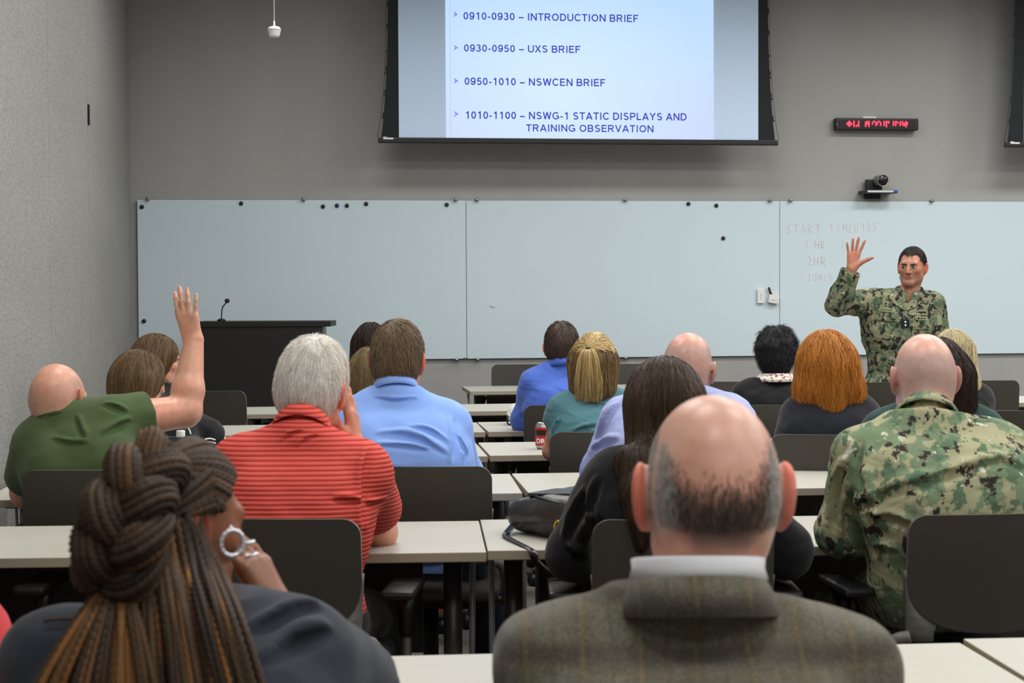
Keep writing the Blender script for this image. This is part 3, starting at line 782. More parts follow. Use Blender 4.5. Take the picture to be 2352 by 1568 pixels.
def curved_panel(mb, zs, ws, yf, th, nx=13, mi=0, rim=1):
    """panel with half widths ws at heights zs, surface y = yf(x, z)"""
    n = len(zs); V = []
    for sgn in (0, 1):
        for z, w_ in zip(zs, ws):
            for s_ in np.linspace(-1, 1, nx):
                x = w_*s_; V.append((x, yf(x, z)+sgn*th, z))
    q = lambda g, i, j: g*n*nx+i*nx+j
    Fs = []; 
    for i in range(n-1):
        for j in range(nx-1):
            Fs.append([q(0, i, j), q(0, i, j+1), q(0, i+1, j+1), q(0, i+1, j)]); Fs.append([q(1, i, j), q(1, i+1, j), q(1, i+1, j+1), q(1, i, j+1)])
    mb.add(V, Fs, mi, True); R_ = []
    for i in range(n-1):
        for j in (0, nx-1): R_.append([q(0, i, j), q(0, i+1, j), q(1, i+1, j), q(1, i, j)])
    for j in range(nx-1):
        for i in (0, n-1): R_.append([q(0, i, j), q(0, i, j+1), q(1, i, j+1), q(1, i, j)])
    mb.add(V, R_, rim, False)
def make_chair():
    t = empty('task_chair', (0, 0, 0)); W = .222
    yf = lambda x, z: -.235-.09*(z-.6)+.42*x*x
    def half(z):
        w_ = W
        if z > .88-.045: w_ = W-.045+math.sqrt(max(0, .045**2-(z-.835)**2))
        if z < .73: w_ = W*(max(0, 1-((.73-z)/.15)**2.4))**(1/2.4)
        return w_
    zs = np.concatenate([.58+.15*(1-np.cos(np.linspace(0.02, PI/2, 14))), np.linspace(.745, .83, 5), .835+.045*np.sin(np.linspace(.05, PI/2-.0, 9))])
    b = MB(); curved_panel(b, zs, [max(half(z), .01) for z in zs], yf, .012, 15, 0, 1); bk = b.build('backrest', [M['shell'], M['rim']], t)
    for s_ in (-1, 1):
        f = MB(); V = []; n = 9
        for i in range(n):
            z = .56+(.74-.56)*i/(n-1); xi = max(half(z)-.004, .13+.05*(i/(n-1))) if z > .585 else .15; xo = W+.003-.012*(1-i/(n-1))
            for yy in (.004, .022): V += [(s_*xi, yf(xi, z)+yy, z), (s_*xo, yf(xo, z)+yy, z)]
        Fs = []
        for i in range(n-1):
            a = 4*i; Fs += [[a, a+1, a+5, a+4], [a+2, a+6, a+7, a+3], [a, a+4, a+6, a+2], [a+1, a+3, a+7, a+5]]
        Fs += [[0, 2, 3, 1], [4*n-4, 4*n-3, 4*n-1, 4*n-2]]
        f.add(V, Fs, 0, True); f.build('back_frame', M['fin'], t)
    s = S(); s.box((0, .02, .455), (.235, .23, .035), .03); s.el((0, -.02, .49), (.2, .2, .02), .03)
    V, Q = s.mesh(.014); link('seat', np_mesh('seat', V, Q), M['seatc'], t)
    for s_ in (-1, 1):
        pts = bez([(s_*(W-.012), -.215, .575), (s_*.25, -.2, .555), (s_*.262, -.14, .44), (s_*.2, -.02, .41)], 14)
        MB().tube(pts, .016, 8).build('back_bracket', M['fin'], t)
        ar = MB().tube(bez([(s_*.25, .04, .42), (s_*.285, .05, .45), (s_*.29, .05, .55)], 10), .014, 8).build('armrest', M['steel'], t)
        MB().tube([(s_*.29, .05, .53), (s_*.288, .055, .60), (s_*.285, .07, .645)], [.019, .021, .03], 10).build('arm_sleeve', M['black'], ar)
        MB().box((s_*.282, .06, .657), (.085, .25, .024), bev=.011).build('arm_pad', M['black'], ar)
    MB().cyl((0, 0, .07), (0, 0, .42), .026, 14).build('column', M['black'], t)
    MB().box((0, 0, .415), (.34, .26, .03), bev=.008).build('mechanism', M['black'], t)
    for k in range(5):
        a = 2*PI*k/5+.3; d = np.array([math.cos(a), math.sin(a), 0]); pz = np.array([-d[1], d[0], 0])
        lg = MB().tube([np.array((0, 0, .1))+d*.02, np.array((0, 0, .075))+d*.29], [.024, .015], 8).build('leg', M['leg'], t)
        c = d*.29+np.array((0, 0, .03)); MB().cyl(c-pz*.022, c+pz*.022, .03, 12).build('caster', M['black'], lg)
    return t
ch0 = make_chair()
def put_chair(px, Z, turn, label, top=None):
    """centre of the back's top edge at column px, depth Z; turn in degrees clockwise against the viewing direction"""
    p = at(px, 700, Z); a = -YAW-math.radians(turn)
    t = used(ch0); off = np.array([math.sin(a), -math.cos(a)])*-.27
    t.location = (p[0]+off[0], p[1]+off[1], 0); t.rotation_euler = (0, 0, a)
    tag(t, label, 'chair', 'taupe office chairs'); return t
CH = {}
for nm, px, Z, turn, lab in [
    ('blue', 965, 5.22, 3, 'taupe chair the man in the light blue shirt sits on'),
    ('red', 612, 4.03, 5, 'taupe chair of the man in the red polo, behind the hoop earring'),
    ('green', 200, 5.16, 0, 'taupe chair of the man with the raised arm in a green polo'),
    ('blazer', 1572, 3.98, 0, 'taupe chair of the long-haired woman in the black blazer'),
    ('camo', 2300, 4.06, -8, 'taupe chair with its rounded back in full view behind the camouflage uniform'),
    ('teal', 1392, 6.45, 2, 'taupe chair of the ponytail woman in a teal top'),
    ('farblue', 1308, 7.97, 0, 'taupe chair of the far man in the strong blue shirt'),
    ('redhair', 1905, 6.3, 6, 'taupe chair of the red-haired woman'),
    ('curly', 1795, 7.93, 0, 'taupe chair of the woman with short black curls'),
    ('lav', 1499, 4.98, 0, 'taupe chair of the man in the lavender shirt, mostly hidden'),
    ('greentop', 2150, 5.0, 0, 'taupe chair of the woman in the dark green top, hidden by the camouflage man'),
    ('blond', 2172, 8.1, 0, 'taupe chair of the woman with grey and blond hair'),
    ('bottle', 318, 6.35, 6, 'taupe chair of the woman with glasses'),
    ('profile', 340, 7.55, 6, 'taupe chair of the woman in profile at the left'),
    ('longhair', 845, 6.55, 0, 'taupe chair of the woman with long light brown hair, hidden'),
    ('curlfar', 850, 9.0, 0, 'taupe chair of the farthest dark-haired woman, hidden'),
    ('tweed', 1590, 1.66, 0, 'taupe chair under the man in the tweed jacket'),
    ('braid', 360, 1.86, 0, 'taupe chair under the woman with braids'),
    ('redsleeve', -160, 2.1, 0, 'taupe chair of the person in red at the left edge')]:
    CH[nm] = put_chair(px, Z, turn, lab)
for px, Z, turn, lab in [(470, 9.25, 3, 'empty taupe chair in front of the lectern, left of the red polo man'),
    (-262, 4.1, 0, 'taupe chair at the left edge, only its black armrest showing beside the braided woman'),
    (1690, 9.95, 0, 'empty taupe chair between the lavender shirt man and the black-curled woman'),
    (2022, 9.8, 0, 'empty taupe chair right below the standing officer'),
    (2262, 9.95, 0, 'empty taupe chair farther right of the blond woman, back fully visible'),
    (2385, 7.5, -4, 'taupe chair cut off by the right edge of the frame'),
    (1196, 12.42, 180, 'empty chair against the whiteboard wall, left of the far blue shirt'),
    (1482, 12.42, 180, 'empty chair against the whiteboard wall, right of the ponytail woman')]:
    put_chair(px, Z, turn, lab)
# ---------------------------------------------------------------- people: materials
def skin_mat():
    m, nt, b = newmat('skin'); a = nt.nodes.new('ShaderNodeAttribute'); a.attribute_name = 'tone'
    n = N_(nt, 'ShaderNodeTexNoise', Scale=45.0, Detail=4.0); nt.links.new(coord(nt), n.inputs['Vector'])
    n2 = N_(nt, 'ShaderNodeTexNoise', Scale=9.0, Detail=2.0); nt.links.new(coord(nt), n2.inputs['Vector'])
    r1 = ramp(nt, [(.3, (.9, .86, .84, 1)), (.7, (1.06, 1.03, 1.02, 1))]); nt.links.new(n.outputs['Fac'], r1.inputs['Fac'])
    r2 = ramp(nt, [(.35, (1.05, .92, .9, 1)), (.65, (.97, 1.02, 1.02, 1))]); nt.links.new(n2.outputs['Fac'], r2.inputs['Fac'])
    x = nt.nodes.new('ShaderNodeMixRGB'); x.blend_type = 'MULTIPLY'; x.inputs[0].default_value = 1
    y = nt.nodes.new('ShaderNodeMixRGB'); y.blend_type = 'MULTIPLY'; y.inputs[0].default_value = 1
    nt.links.new(a.outputs['Color'], x.inputs[1]); nt.links.new(r1.outputs['Color'], x.inputs[2])
    nt.links.new(x.outputs[0], y.inputs[1]); nt.links.new(r2.outputs['Color'], y.inputs[2]); nt.links.new(y.outputs[0], b.inputs['Base Color'])
    b.inputs['Roughness'].default_value = .37; b.inputs['Specular IOR Level'].default_value = .38
    b.inputs['Subsurface Weight'].default_value = .05; b.inputs['Subsurface Radius'].default_value = (.012, .004, .002)
    bump(nt, b, n.outputs['Fac'], .06, .002); return m
M['skin'] = skin_mat()
def hair_mat(name, cols, rough=.42, spec=.4):
    """cols: list of sRGB tints picked per strand"""
    m, nt, b = newmat(name); g = nt.nodes.new('ShaderNodeNewGeometry')
    k = len(cols); rp = ramp(nt, [(i/max(1, k-1), srgb(*c)) for i, c in enumerate(cols)]); nt.links.new(g.outputs['Random Per Island'], rp.inputs['Fac'])
    n = N_(nt, 'ShaderNodeTexNoise', Scale=60.0, Detail=3.0); nt.links.new(coord(nt, (1, 1, .15)), n.inputs['Vector'])
    r2 = ramp(nt, [(.3, (.9, .9, .9, 1)), (.7, (1.25, 1.25, 1.25, 1))]); nt.links.new(n.outputs['Fac'], r2.inputs['Fac'])
    x = nt.nodes.new('ShaderNodeMixRGB'); x.blend_type = 'MULTIPLY'; x.inputs[0].default_value = 1
    nt.links.new(rp.outputs['Color'], x.inputs[1]); nt.links.new(r2.outputs['Color'], x.inputs[2]); nt.links.new(x.outputs[0], b.inputs['Base Color'])
    b.inputs['Roughness'].default_value = rough; b.inputs['Specular IOR Level'].default_value = spec; return m
def cloth(name, col, rough=.85, fold=.35, fscale=7.0, stretch=(1, 1, 1), rot=(0, 0, 0), weave=0.0, var=.06, sheen=.15):
    m, nt, b = newmat(name); c = srgb(*col)
    v = coord(nt, stretch, rot)
    n = N_(nt, 'ShaderNodeTexNoise', Scale=fscale, Detail=2.5, Distortion=.6); nt.links.new(v, n.inputs['Vector'])
    n2 = N_(nt, 'ShaderNodeTexNoise', Scale=420.0, Detail=2.0); nt.links.new(coord(nt), n2.inputs['Vector'])
    rp = ramp(nt, [(.3, tuple(q*(1-var) for q in c[:3])+(1,)), (.7, tuple(min(1, q*(1+var)) for q in c[:3])+(1,))]); nt.links.new(n2.outputs['Fac'], rp.inputs['Fac'])
    nt.links.new(rp.outputs['Color'], b.inputs['Base Color']); b.inputs['Roughness'].default_value = rough; b.inputs['Specular IOR Level'].default_value = .25
    b.inputs['Sheen Weight'].default_value = sheen
    b1 = nt.nodes.new('ShaderNodeBump'); b1.inputs['Strength'].default_value = fold; b1.inputs['Distance'].default_value = .03; nt.links.new(n.outputs['Fac'], b1.inputs['Height'])
    b2 = nt.nodes.new('ShaderNodeBump'); b2.inputs['Strength'].default_value = .25; b2.inputs['Distance'].default_value = .0015; nt.links.new(n2.outputs['Fac'], b2.inputs['Height'])
    nt.links.new(b1.outputs['Normal'], b2.inputs['Normal']); nt.links.new(b2.outputs['Normal'], b.inputs['Normal'])
    m['_b'] = 1; return m
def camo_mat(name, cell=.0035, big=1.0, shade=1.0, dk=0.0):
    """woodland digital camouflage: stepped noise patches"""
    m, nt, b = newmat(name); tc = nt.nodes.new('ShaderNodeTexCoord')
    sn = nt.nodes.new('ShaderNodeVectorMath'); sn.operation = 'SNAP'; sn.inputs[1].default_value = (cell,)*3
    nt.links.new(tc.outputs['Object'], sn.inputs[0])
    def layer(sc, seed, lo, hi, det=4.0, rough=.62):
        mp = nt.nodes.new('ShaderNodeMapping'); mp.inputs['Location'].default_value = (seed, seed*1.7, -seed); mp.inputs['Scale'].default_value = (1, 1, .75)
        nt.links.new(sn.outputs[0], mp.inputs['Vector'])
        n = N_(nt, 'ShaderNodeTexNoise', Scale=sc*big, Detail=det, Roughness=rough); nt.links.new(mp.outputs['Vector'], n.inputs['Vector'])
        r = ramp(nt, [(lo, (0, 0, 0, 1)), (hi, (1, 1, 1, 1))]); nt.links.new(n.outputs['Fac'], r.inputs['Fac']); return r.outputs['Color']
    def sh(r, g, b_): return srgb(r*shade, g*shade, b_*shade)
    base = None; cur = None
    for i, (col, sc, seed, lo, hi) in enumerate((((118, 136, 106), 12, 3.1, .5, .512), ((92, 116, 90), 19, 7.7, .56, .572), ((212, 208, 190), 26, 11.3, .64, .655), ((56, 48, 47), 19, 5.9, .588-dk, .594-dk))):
        f = layer(sc, seed, lo, hi); mx = nt.nodes.new('ShaderNodeMixRGB'); nt.links.new(f, mx.inputs[0])
        if cur is None: mx.inputs[1].default_value = sh(166, 164, 130)
        else: nt.links.new(cur, mx.inputs[1])
        mx.inputs[2].default_value = sh(*col); cur = mx.outputs[0]
    nt.links.new(cur, b.inputs['Base Color']); b.inputs['Roughness'].default_value = .85; b.inputs['Specular IOR Level'].default_value = .2
    n = N_(nt, 'ShaderNodeTexNoise', Scale=8.0, Detail=2.0, Distortion=.8); nt.links.new(coord(nt, (1, 1, 1.8), (0, .5, 0)), n.inputs['Vector'])
    bump(nt, b, n.outputs['Fac'], .4, .03); return m
M['camo'] = camo_mat('woodland_digital_camouflage')
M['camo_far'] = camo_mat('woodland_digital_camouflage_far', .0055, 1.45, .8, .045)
def tweed_mat():
    m, nt, b = newmat('tweed_check'); tc = nt.nodes.new('ShaderNodeTexCoord')
    mp = nt.nodes.new('ShaderNodeMapping'); mp.inputs['Rotation'].default_value = (0, 0, YAW); nt.links.new(tc.outputs['Object'], mp.inputs['Vector'])
    wr = N_(nt, 'ShaderNodeTexNoise', Scale=5.0, Detail=2.0); nt.links.new(mp.outputs['Vector'], wr.inputs['Vector'])
    ad = nt.nodes.new('ShaderNodeMixRGB'); ad.blend_type = 'LINEAR_LIGHT'; ad.inputs[0].default_value = .012
    nt.links.new(mp.outputs['Vector'], ad.inputs[1]); nt.links.new(wr.outputs['Color'], ad.inputs[2])
    sp_ = nt.nodes.new('ShaderNodeSeparateXYZ'); nt.links.new(ad.outputs[0], sp_.inputs[0])
    def stripes(out, period, w, soft, ph=0.0):
        a = nt.nodes.new('ShaderNodeMath'); a.operation = 'MULTIPLY_ADD'; a.inputs[1].default_value = 1/period; a.inputs[2].default_value = ph+20; nt.links.new(out, a.inputs[0])
        f = nt.nodes.new('ShaderNodeMath'); f.operation = 'FRACT'; nt.links.new(a.outputs[0], f.inputs[0])
        g = nt.nodes.new('ShaderNodeMath'); g.operation = 'SUBTRACT'; g.inputs[1].default_value = .5; nt.links.new(f.outputs[0], g.inputs[0])
        h = nt.nodes.new('ShaderNodeMath'); h.operation = 'ABSOLUTE'; nt.links.new(g.outputs[0], h.inputs[0])
        r = ramp(nt, [(max(0, w-soft), (1, 1, 1, 1)), (w+soft, (0, 0, 0, 1))]); nt.links.new(h.outputs[0], r.inputs['Fac']); return r.outputs['Color']
    cur = None
    for fac, col, amt in ((stripes(sp_.outputs['X'], .066, .2, .12), (92, 85, 72), .5), (stripes(sp_.outputs['Z'], .066, .17, .1, .3), (66, 60, 54), .6),
                          (stripes(sp_.outputs['X'], .066, .03, .03, .0), (138, 112, 66), .38), (stripes(sp_.outputs['X'], .066, .03, .03, .5), (92, 70, 58), .42), (stripes(sp_.outputs['Z'], .066, .025, .025, .55), (128, 108, 72), .22)):
        mu = nt.nodes.new('ShaderNodeMath'); mu.operation = 'MULTIPLY'; mu.inputs[1].default_value = amt; nt.links.new(fac, mu.inputs[0])
        mx = nt.nodes.new('ShaderNodeMixRGB'); nt.links.new(mu.outputs[0], mx.inputs[0])
        if cur is None: mx.inputs[1].default_value = srgb(106, 103, 90)
        else: nt.links.new(cur, mx.inputs[1])
        mx.inputs[2].default_value = srgb(*col); cur = mx.outputs[0]
    n = N_(nt, 'ShaderNodeTexNoise', Scale=260.0, Detail=3.0); nt.links.new(tc.outputs['Object'], n.inputs['Vector'])
    r = ramp(nt, [(.3, (.62, .62, .62, 1)), (.7, (1.25, 1.25, 1.25, 1))]); nt.links.new(n.outputs['Fac'], r.inputs['Fac'])
    x = nt.nodes.new('ShaderNodeMixRGB'); x.blend_type = 'MULTIPLY'; x.inputs[0].default_value = 1; nt.links.new(cur, x.inputs[1]); nt.links.new(r.outputs['Color'], x.inputs[2])
    nt.links.new(x.outputs[0], b.inputs['Base Color']); b.inputs['Roughness'].default_value = .95; b.inputs['Specular IOR Level'].default_value = .1; b.inputs['Sheen Weight'].default_value = .2
    bump(nt, b, n.outputs['Fac'], .4, .002); return m
M['tweed'] = tweed_mat()
def ribbed(name, col, col2, period=.0125):
    m, nt, b = newmat(name); tc = nt.nodes.new('ShaderNodeTexCoord')
    wv = nt.nodes.new('ShaderNodeTexWave'); wv.wave_type = 'BANDS'; wv.bands_direction = 'Z'; wv.inputs['Scale'].default_value = 2*PI/(20*period); wv.inputs['Distortion'].default_value = .9; wv.inputs['Detail'].default_value = 1; wv.inputs['Detail Scale'].default_value = .05
    nt.links.new(tc.outputs['Object'], wv.inputs['Vector'])
    r = ramp(nt, [(.15, srgb(*col2)), (.5, srgb(*col))]); nt.links.new(wv.outputs['Fac'], r.inputs['Fac']); nt.links.new(r.outputs['Color'], b.inputs['Base Color'])
    b.inputs['Roughness'].default_value = .8; b.inputs['Specular IOR Level'].default_value = .25
    n = N_(nt, 'ShaderNodeTexNoise', Scale=6.0, Detail=2.0, Distortion=.5); nt.links.new(coord(nt, (1, 1, 1.6), (0, .5, 0)), n.inputs['Vector'])
    b1 = nt.nodes.new('ShaderNodeBump'); b1.inputs['Strength'].default_value = .3; b1.inputs['Distance'].default_value = .03; nt.links.new(n.outputs['Fac'], b1.inputs['Height'])
    b2 = nt.nodes.new('ShaderNodeBump'); b2.inputs['Strength'].default_value = .5; b2.inputs['Distance'].default_value = .003; nt.links.new(wv.outputs['Fac'], b2.inputs['Height'])
    nt.links.new(b1.outputs['Normal'], b2.inputs['Normal']); nt.links.new(b2.outputs['Normal'], b.inputs['Normal']); return m

# ---------------------------------------------------------------- people: anatomy
def Lc(r, f, u): return r*R+f*F+u*U
def s_add(s, s2, k=.02):
    s.ops.append(('u', s2, k)); s.lo = np.minimum(s.lo, s2.lo); s.hi = np.maximum(s.hi, s2.hi); return s
S.add = s_add
def rotv(v, ax, a):
    ax = nrm(ax); v = np.asarray(v, dtype=float)
    return v*math.cos(a)+np.cross(ax, v)*math.sin(a)+ax*np.dot(ax, v)*(1-math.cos(a))
def hand(s, w, f, n, t, sc=1.0, spread=(12, 3, -5, -15), curl=(12, 10, 12, 16), thumb=(40, 15), k=.004):
    """w wrist; f finger direction; n direction the palm faces; t direction of the thumb side"""
    f = nrm(f); n = nrm(np.asarray(n)-f*np.dot(n, f)); t = nrm(np.asarray(t)-f*np.dot(t, f)-n*np.dot(t, n))
    w = np.asarray(w, dtype=float); offs = (.029, .0095, -.0105, -.029); klen = (.093, .096, .091, .083)
    lens = ((.041, .026, .021), (.046, .029, .022), (.043, .027, .021), (.033, .021, .019)); rad = (.0092, .0095, .009, .0078)
    for o, kl in zip(offs, klen): s.rc(w+f*.012*sc+t*o*.55*sc, w+(f*kl+t*o)*sc, .0165*sc, .0115*sc, .016)
    sg = np.sign(np.dot(np.cross(n, f), t)) or 1
    for i in range(4):
        d = rotv(f, n, sg*math.radians(spread[i])); ax = np.cross(n, d)*-1
        p = w+(f*klen[i]+t*offs[i])*sc; r = rad[i]*sc
        for j in range(3):
            d = nrm(d*math.cos(math.radians(curl[i]*(1 if j else .6)))+n*math.sin(math.radians(curl[i]*(1 if j else .6))))
            n_ = nrm(n-d*np.dot(n, d)); q = p+d*lens[i][j]*sc
            s.rc(p, q, r*1.04, r*(.93 if j < 2 else .82), k if j else .007); p = q; r *= .93
    a = math.radians(thumb[0]); d = nrm(f*math.cos(a)+t*math.sin(a)+n*.25)
    p = w+(f*.022+t*.022+n*.006)*sc; q = p+d*.046*sc
    s.rc(p, q, .0165*sc, .0125*sc, .014); d = rotv(d, n, -sg*math.radians(thumb[1])); p = q; q = p+d*.034*sc
    s.rc(p, q, .0118*sc, .0108*sc, .004); d = rotv(d, n, -sg*math.radians(thumb[1]*.4)); s.rc(q, q+d*.026*sc, .0108*sc, .0085*sc, .003)

class Person: pass
def head_sdf(s, c, fem=False, ear=1.0, face=True, eyes=False):
    h = c.hp; Q = c.Rh; g = c.hs; k = g
    s.el(h(0, -.012, .022), np.array((.0755, .097, .0925))*g, .02, Q)
    s.el(h(0, -.045, -.02), np.array((.066, .058, .07))*g, .04, Q)
    s.el(h(0, .028, -.022), np.array((.0615, .068, .093))*g, .03, Q)
    for x in (-1, 1): s.rc(h(x*.042, .014, -.066), h(x*.013, .077, -.096), (.023 if fem else .026)*g, .016*g, .03)
    s.rc(h(-.012, .083, -.099), h(.012, .083, -.099), .016*g, .016*g, .02)
    if face:
        s.rc(h(-.036, .081, .022), h(.036, .081, .022), .012*g, .012*g, .02)
        for x in (-1, 1):
            s.el(h(x*.044, .064, -.018), np.array((.02, .019, .018))*g, .025, Q)
            s.el(h(x*.0315, .102, .0), np.array((.0165, .013, .011))*g, .014, Q, 's')
        s.path([h(0, .092, .012), h(0, .106, -.012), h(0, .1155, -.031)], [.0075*g, .009*g, .0115*g], .011)
        for x in (-1, 1): s.el(h(x*.0125, .0995, -.034), np.array((.0085, .011, .0085))*g, .006, Q)
        s.rc(h(-.017, .0925, -.058), h(.017, .0925, -.058), .0065*g, .0065*g, .008)
        s.rc(h(-.014, .0915, -.07), h(.014, .0915, -.07), .007*g, .007*g, .008)
        s.rc(h(-.022, .101, -.0637), h(.022, .101, -.0637), .0026*g, .0026*g, .003, 's')
        if eyes:
            for x in (-1, 1):
                s.el(h(x*.0312, .0845, .001), np.array((.0132,)*3)*g, .004, Q)
                s.el(h(x*.0312, .099, .0005), np.array((.0118, .011, .0028))*g, .002, Q, 's')
    for x in (-1, 1):
        a = Q @ np.array(Matrix.Rotation(x*.42, 3, 'Z')) @ np.array(Matrix.Rotation(.16, 3, 'X'))
        cc = h(x*.0845, -.012, -.006)
        s.el(cc, np.array((.0085, .0185, .034))*g*ear, .006, a)
        s.el(h(x*.08, -.004, -.034), np.array((.0065, .009, .012))*g*ear, .006, Q)
        s.el(cc+a @ np.array((x*.009, .003, .003)), np.array((.006, .011, .02))*g*ear, .004, a, 's')
def limb(s, a, b, c, r, infl=0.0, k=.02, cutat=None):
    """two-segment limb a-b-c with radii r = (ra, rb, belly, rc)"""
    s.rc(a, b, r[0]+infl, r[1]+infl, k); m = b+(c-b)*.3
    s.rc(b, m, r[1]+infl, r[2]+infl, k); s.rc(m, c, r[2]+infl, r[3]+infl, k)
def torso_sdf(s, c, infl=0.0, kk=.07, legs=True):
    b = c.bulk; i = infl; H, SM = c.hip, c.sm; v = SM-H; fw = c.fwd
    lat = nrm(c.shR-c.shL); lh = nrm(lat*.6+c.hR*.4)
    s.rc(H-lh*.075*b, H+lh*.075*b, .115*b+i, k=kk)
    W = H+v*.36-fw*c.hunch*.6; s.rc(W-lh*.062*b*c.waist, W+lh*.062*b*c.waist, .112*b*c.waist+i, k=kk)
    Ch = H+v*.66-fw*c.hunch; wd = np.linalg.norm(c.shR-c.shL)/2
    s.rc(Ch-lat*wd*.46, Ch+lat*wd*.46, .118*b+i, k=kk)
    Up = H+v*.88-fw*c.hunch*.6-U*.01; s.rc(Up-lat*wd*.6, Up+lat*wd*.6, .092*b+i, k=kk)
    s.rc(c.shL, c.shR, c.ar[0]*.92+i, k=.05)
    if c.fem:
        for x in (-1, 1): s.el(Ch+lat*x*.075+fw*.085+U*.02, np.array((.06, .06, .06))+i, .05)
    for x, sh in ((-1, c.shL), (1, c.shR)): s.rc(c.nb+U*.012+lat*x*.02, c.nb+(sh-c.nb)*.72+U*.01, c.nr*.78+i*.8, c.ar[0]*.72+i, .05)
def person(label, cat='person', Z=5.0, top=(0, 0), hs=1.0, yaw=0, pitch=0, roll=0, shL=None, shR=None, elL=None, elR=None, wrL=None, wrR=None, hip=None, chair=None,
           fem=False, bulk=1.0, waist=1.0, hunch=.03, skin=(214, 160, 136), ear=1.0, neck=None, nbd=None, arm=1.0, h=.008, hands=None, knee=.17, handL=None, handR=None, topz=.114, stand=False, face=True, legs=None, eyes=False):
    c = Person(); c.label = label; c.fem = fem; c.bulk = bulk; c.waist = waist; c.hunch = hunch; c.hs = hs; c.Z = Z; c.skin = np.array(srgb(*skin)[:3])
    B = np.stack([R, F, U], 1)
    rad = math.radians
    Q = np.array(Matrix.Rotation(-rad(yaw), 3, 'Z') @ Matrix.Rotation(-rad(pitch), 3, 'X') @ Matrix.Rotation(rad(roll), 3, 'Y'))
    c.Rh = B @ Q; c.hc = at(top[0], top[1], Z)-U*topz*hs
    c.hp = lambda x, y, z: c.hc+c.Rh @ (np.array((x, y, z))*hs)
    c.hl = lambda P: ((P-c.hc) @ c.Rh)/hs               # world -> head coordinates
    if chair:
        a = CH[chair].rotation_euler[2]; hF_ = np.array((-math.sin(a), math.cos(a), 0)); sm_ = (at(shL[0], shL[1], Z+(shL[2] if len(shL) > 2 else 0))+at(shR[0], shR[1], Z+(shR[2] if len(shR) > 2 else 0)))/2
        lo_ = np.array(CH[chair].location)-hF_*.27; need = .118*bulk+hunch+.055-np.dot(sm_-lo_, hF_)
        if need > 0: Z += need; c.hc = None
        c.Z = Z; c.hc = at(top[0], top[1], Z)-U*topz*hs
    A = lambda q: at(q[0], q[1], Z+(q[2] if len(q) > 2 else 0.0))
    c.shL, c.shR = A(shL), A(shR); c.sm = (c.shL+c.shR)/2
    ch = CH.get(chair); 
    if ch is not None:
        a = ch.rotation_euler[2]; c.hR = np.array((math.cos(a), math.sin(a), 0)); c.hF = np.array((-math.sin(a), math.cos(a), 0)); base = np.array((ch.location[0], ch.location[1], 0.0))
        c.hip = base-c.hF*.06+U*.585 if hip is None else A(hip)
        base = np.array((c.hip[0], c.hip[1], 0.0))
    else:
        c.hR, c.hF = (R, F) if not stand else (-R, -F); c.hip = A(hip); base = np.array((c.hip[0], c.hip[1], 0.0))
    c.base = base; c.fwd = c.hF
    c.nb = c.sm+U*.05-F*.015 if nbd is None else c.sm+Lc(*nbd)
    c.nr = neck or (.047 if fem else .057)
    q = .84 if fem else 1.0; q *= arm
    c.ar = (.056*q, .044*q, .044*q, .028*q); 
    fwd = c.hF
    def dflt(sh, sg):
        el = sh+fwd*.13-U*.24+c.hR*sg*.05; wr = el+fwd*.22-U*.0-c.hR*sg*.1; wr[2] = max(wr[2], .785); return el, wr
    eL, wL = dflt(c.shL, -1 if not stand else -1); eR, wR = dflt(c.shR, 1)
    c.elL = A(elL) if elL else eL; c.elR = A(elR) if elR else eR
    c.wrL = A(wrL) if wrL else (wL if not elL else c.elL+fwd*.2+c.hR*.1+U*.02); c.wrR = A(wrR) if wrR else (wR if not elR else c.elR+fwd*.2-c.hR*.1+U*.02)
    # the body, one continuous surface
    s = S(); head_sdf(s, c, fem, ear, face, eyes)
    n0 = c.hp(0, -.028, -.06); s.rc(n0, c.nb, c.nr, c.nr*1.08, .03); s2 = S(); torso_sdf(s2, c, -.02); s.add(s2, .03)
    limb(s, c.shL, c.elL, c.wrL, c.ar); limb(s, c.shR, c.elR, c.wrR, c.ar)
    hsz = .9 if fem else 1.0
    for el, wr, sg, spec in ((c.elL, c.wrL, -1, handL), (c.elR, c.wrR, 1, handR)):
        if spec is None:
            f = nrm(wr-el); hand(s, wr-f*.005, f*.9-U*.1+c.hR*(-sg)*.2, -U, c.hR*(-sg), hsz, curl=(22, 24, 26, 28))
        else:
            f, n, t, kw = spec; hand(s, wr, f, n, t, hsz, **kw)
    if legs is None and ch is not None:
        legs = [(c.hip+c.hR*x*.09-U*.02, c.hip+c.hF*.42+c.hR*x*knee*.9-U*(c.hip[2]-.53), np.array((0, 0, .1))+(c.hip+c.hF*.4+c.hR*x*knee)*np.array((1, 1, 0))) for x in (-1, 1)]
    c.legs = legs or []
    for hp_, kn, an in c.legs:
        limb(s, hp_, kn, an, (.082*bulk, .055, .054, .036), -.008, .04); s.rc(an-U*.055, an-U*.06+c.hF*.15, .03, .026, .03)
    V, Qd = s.mesh(h); c.s = s
    P = V.astype(float); me = np_mesh('person', V-base, Qd); o = link('person', me, M['skin']); o.location = tuple(base)
    tag(o, label, cat); c.o = o
    # own skin colours: lips, cheeks, ears; ear red also carries painted backlit glow
    T = np.tile(c.skin, (len(P), 1)); hl = c.hl(P)
    def soft(d, w): return np.clip(.5-d/w, 0, 1)[:, None]
    red = np.array((1.2, .58, .52)); pale = np.array((1.02, .98, .96))
    er = soft(np.abs(np.abs(hl[:, 0])-.095)-.016, .008)*soft(np.abs(hl[:, 2]+.006)-.046, .01)*soft(np.abs(hl[:, 1]+.01)-.03, .01)
    T = T*(1-er*.8)+T*red*er*.8
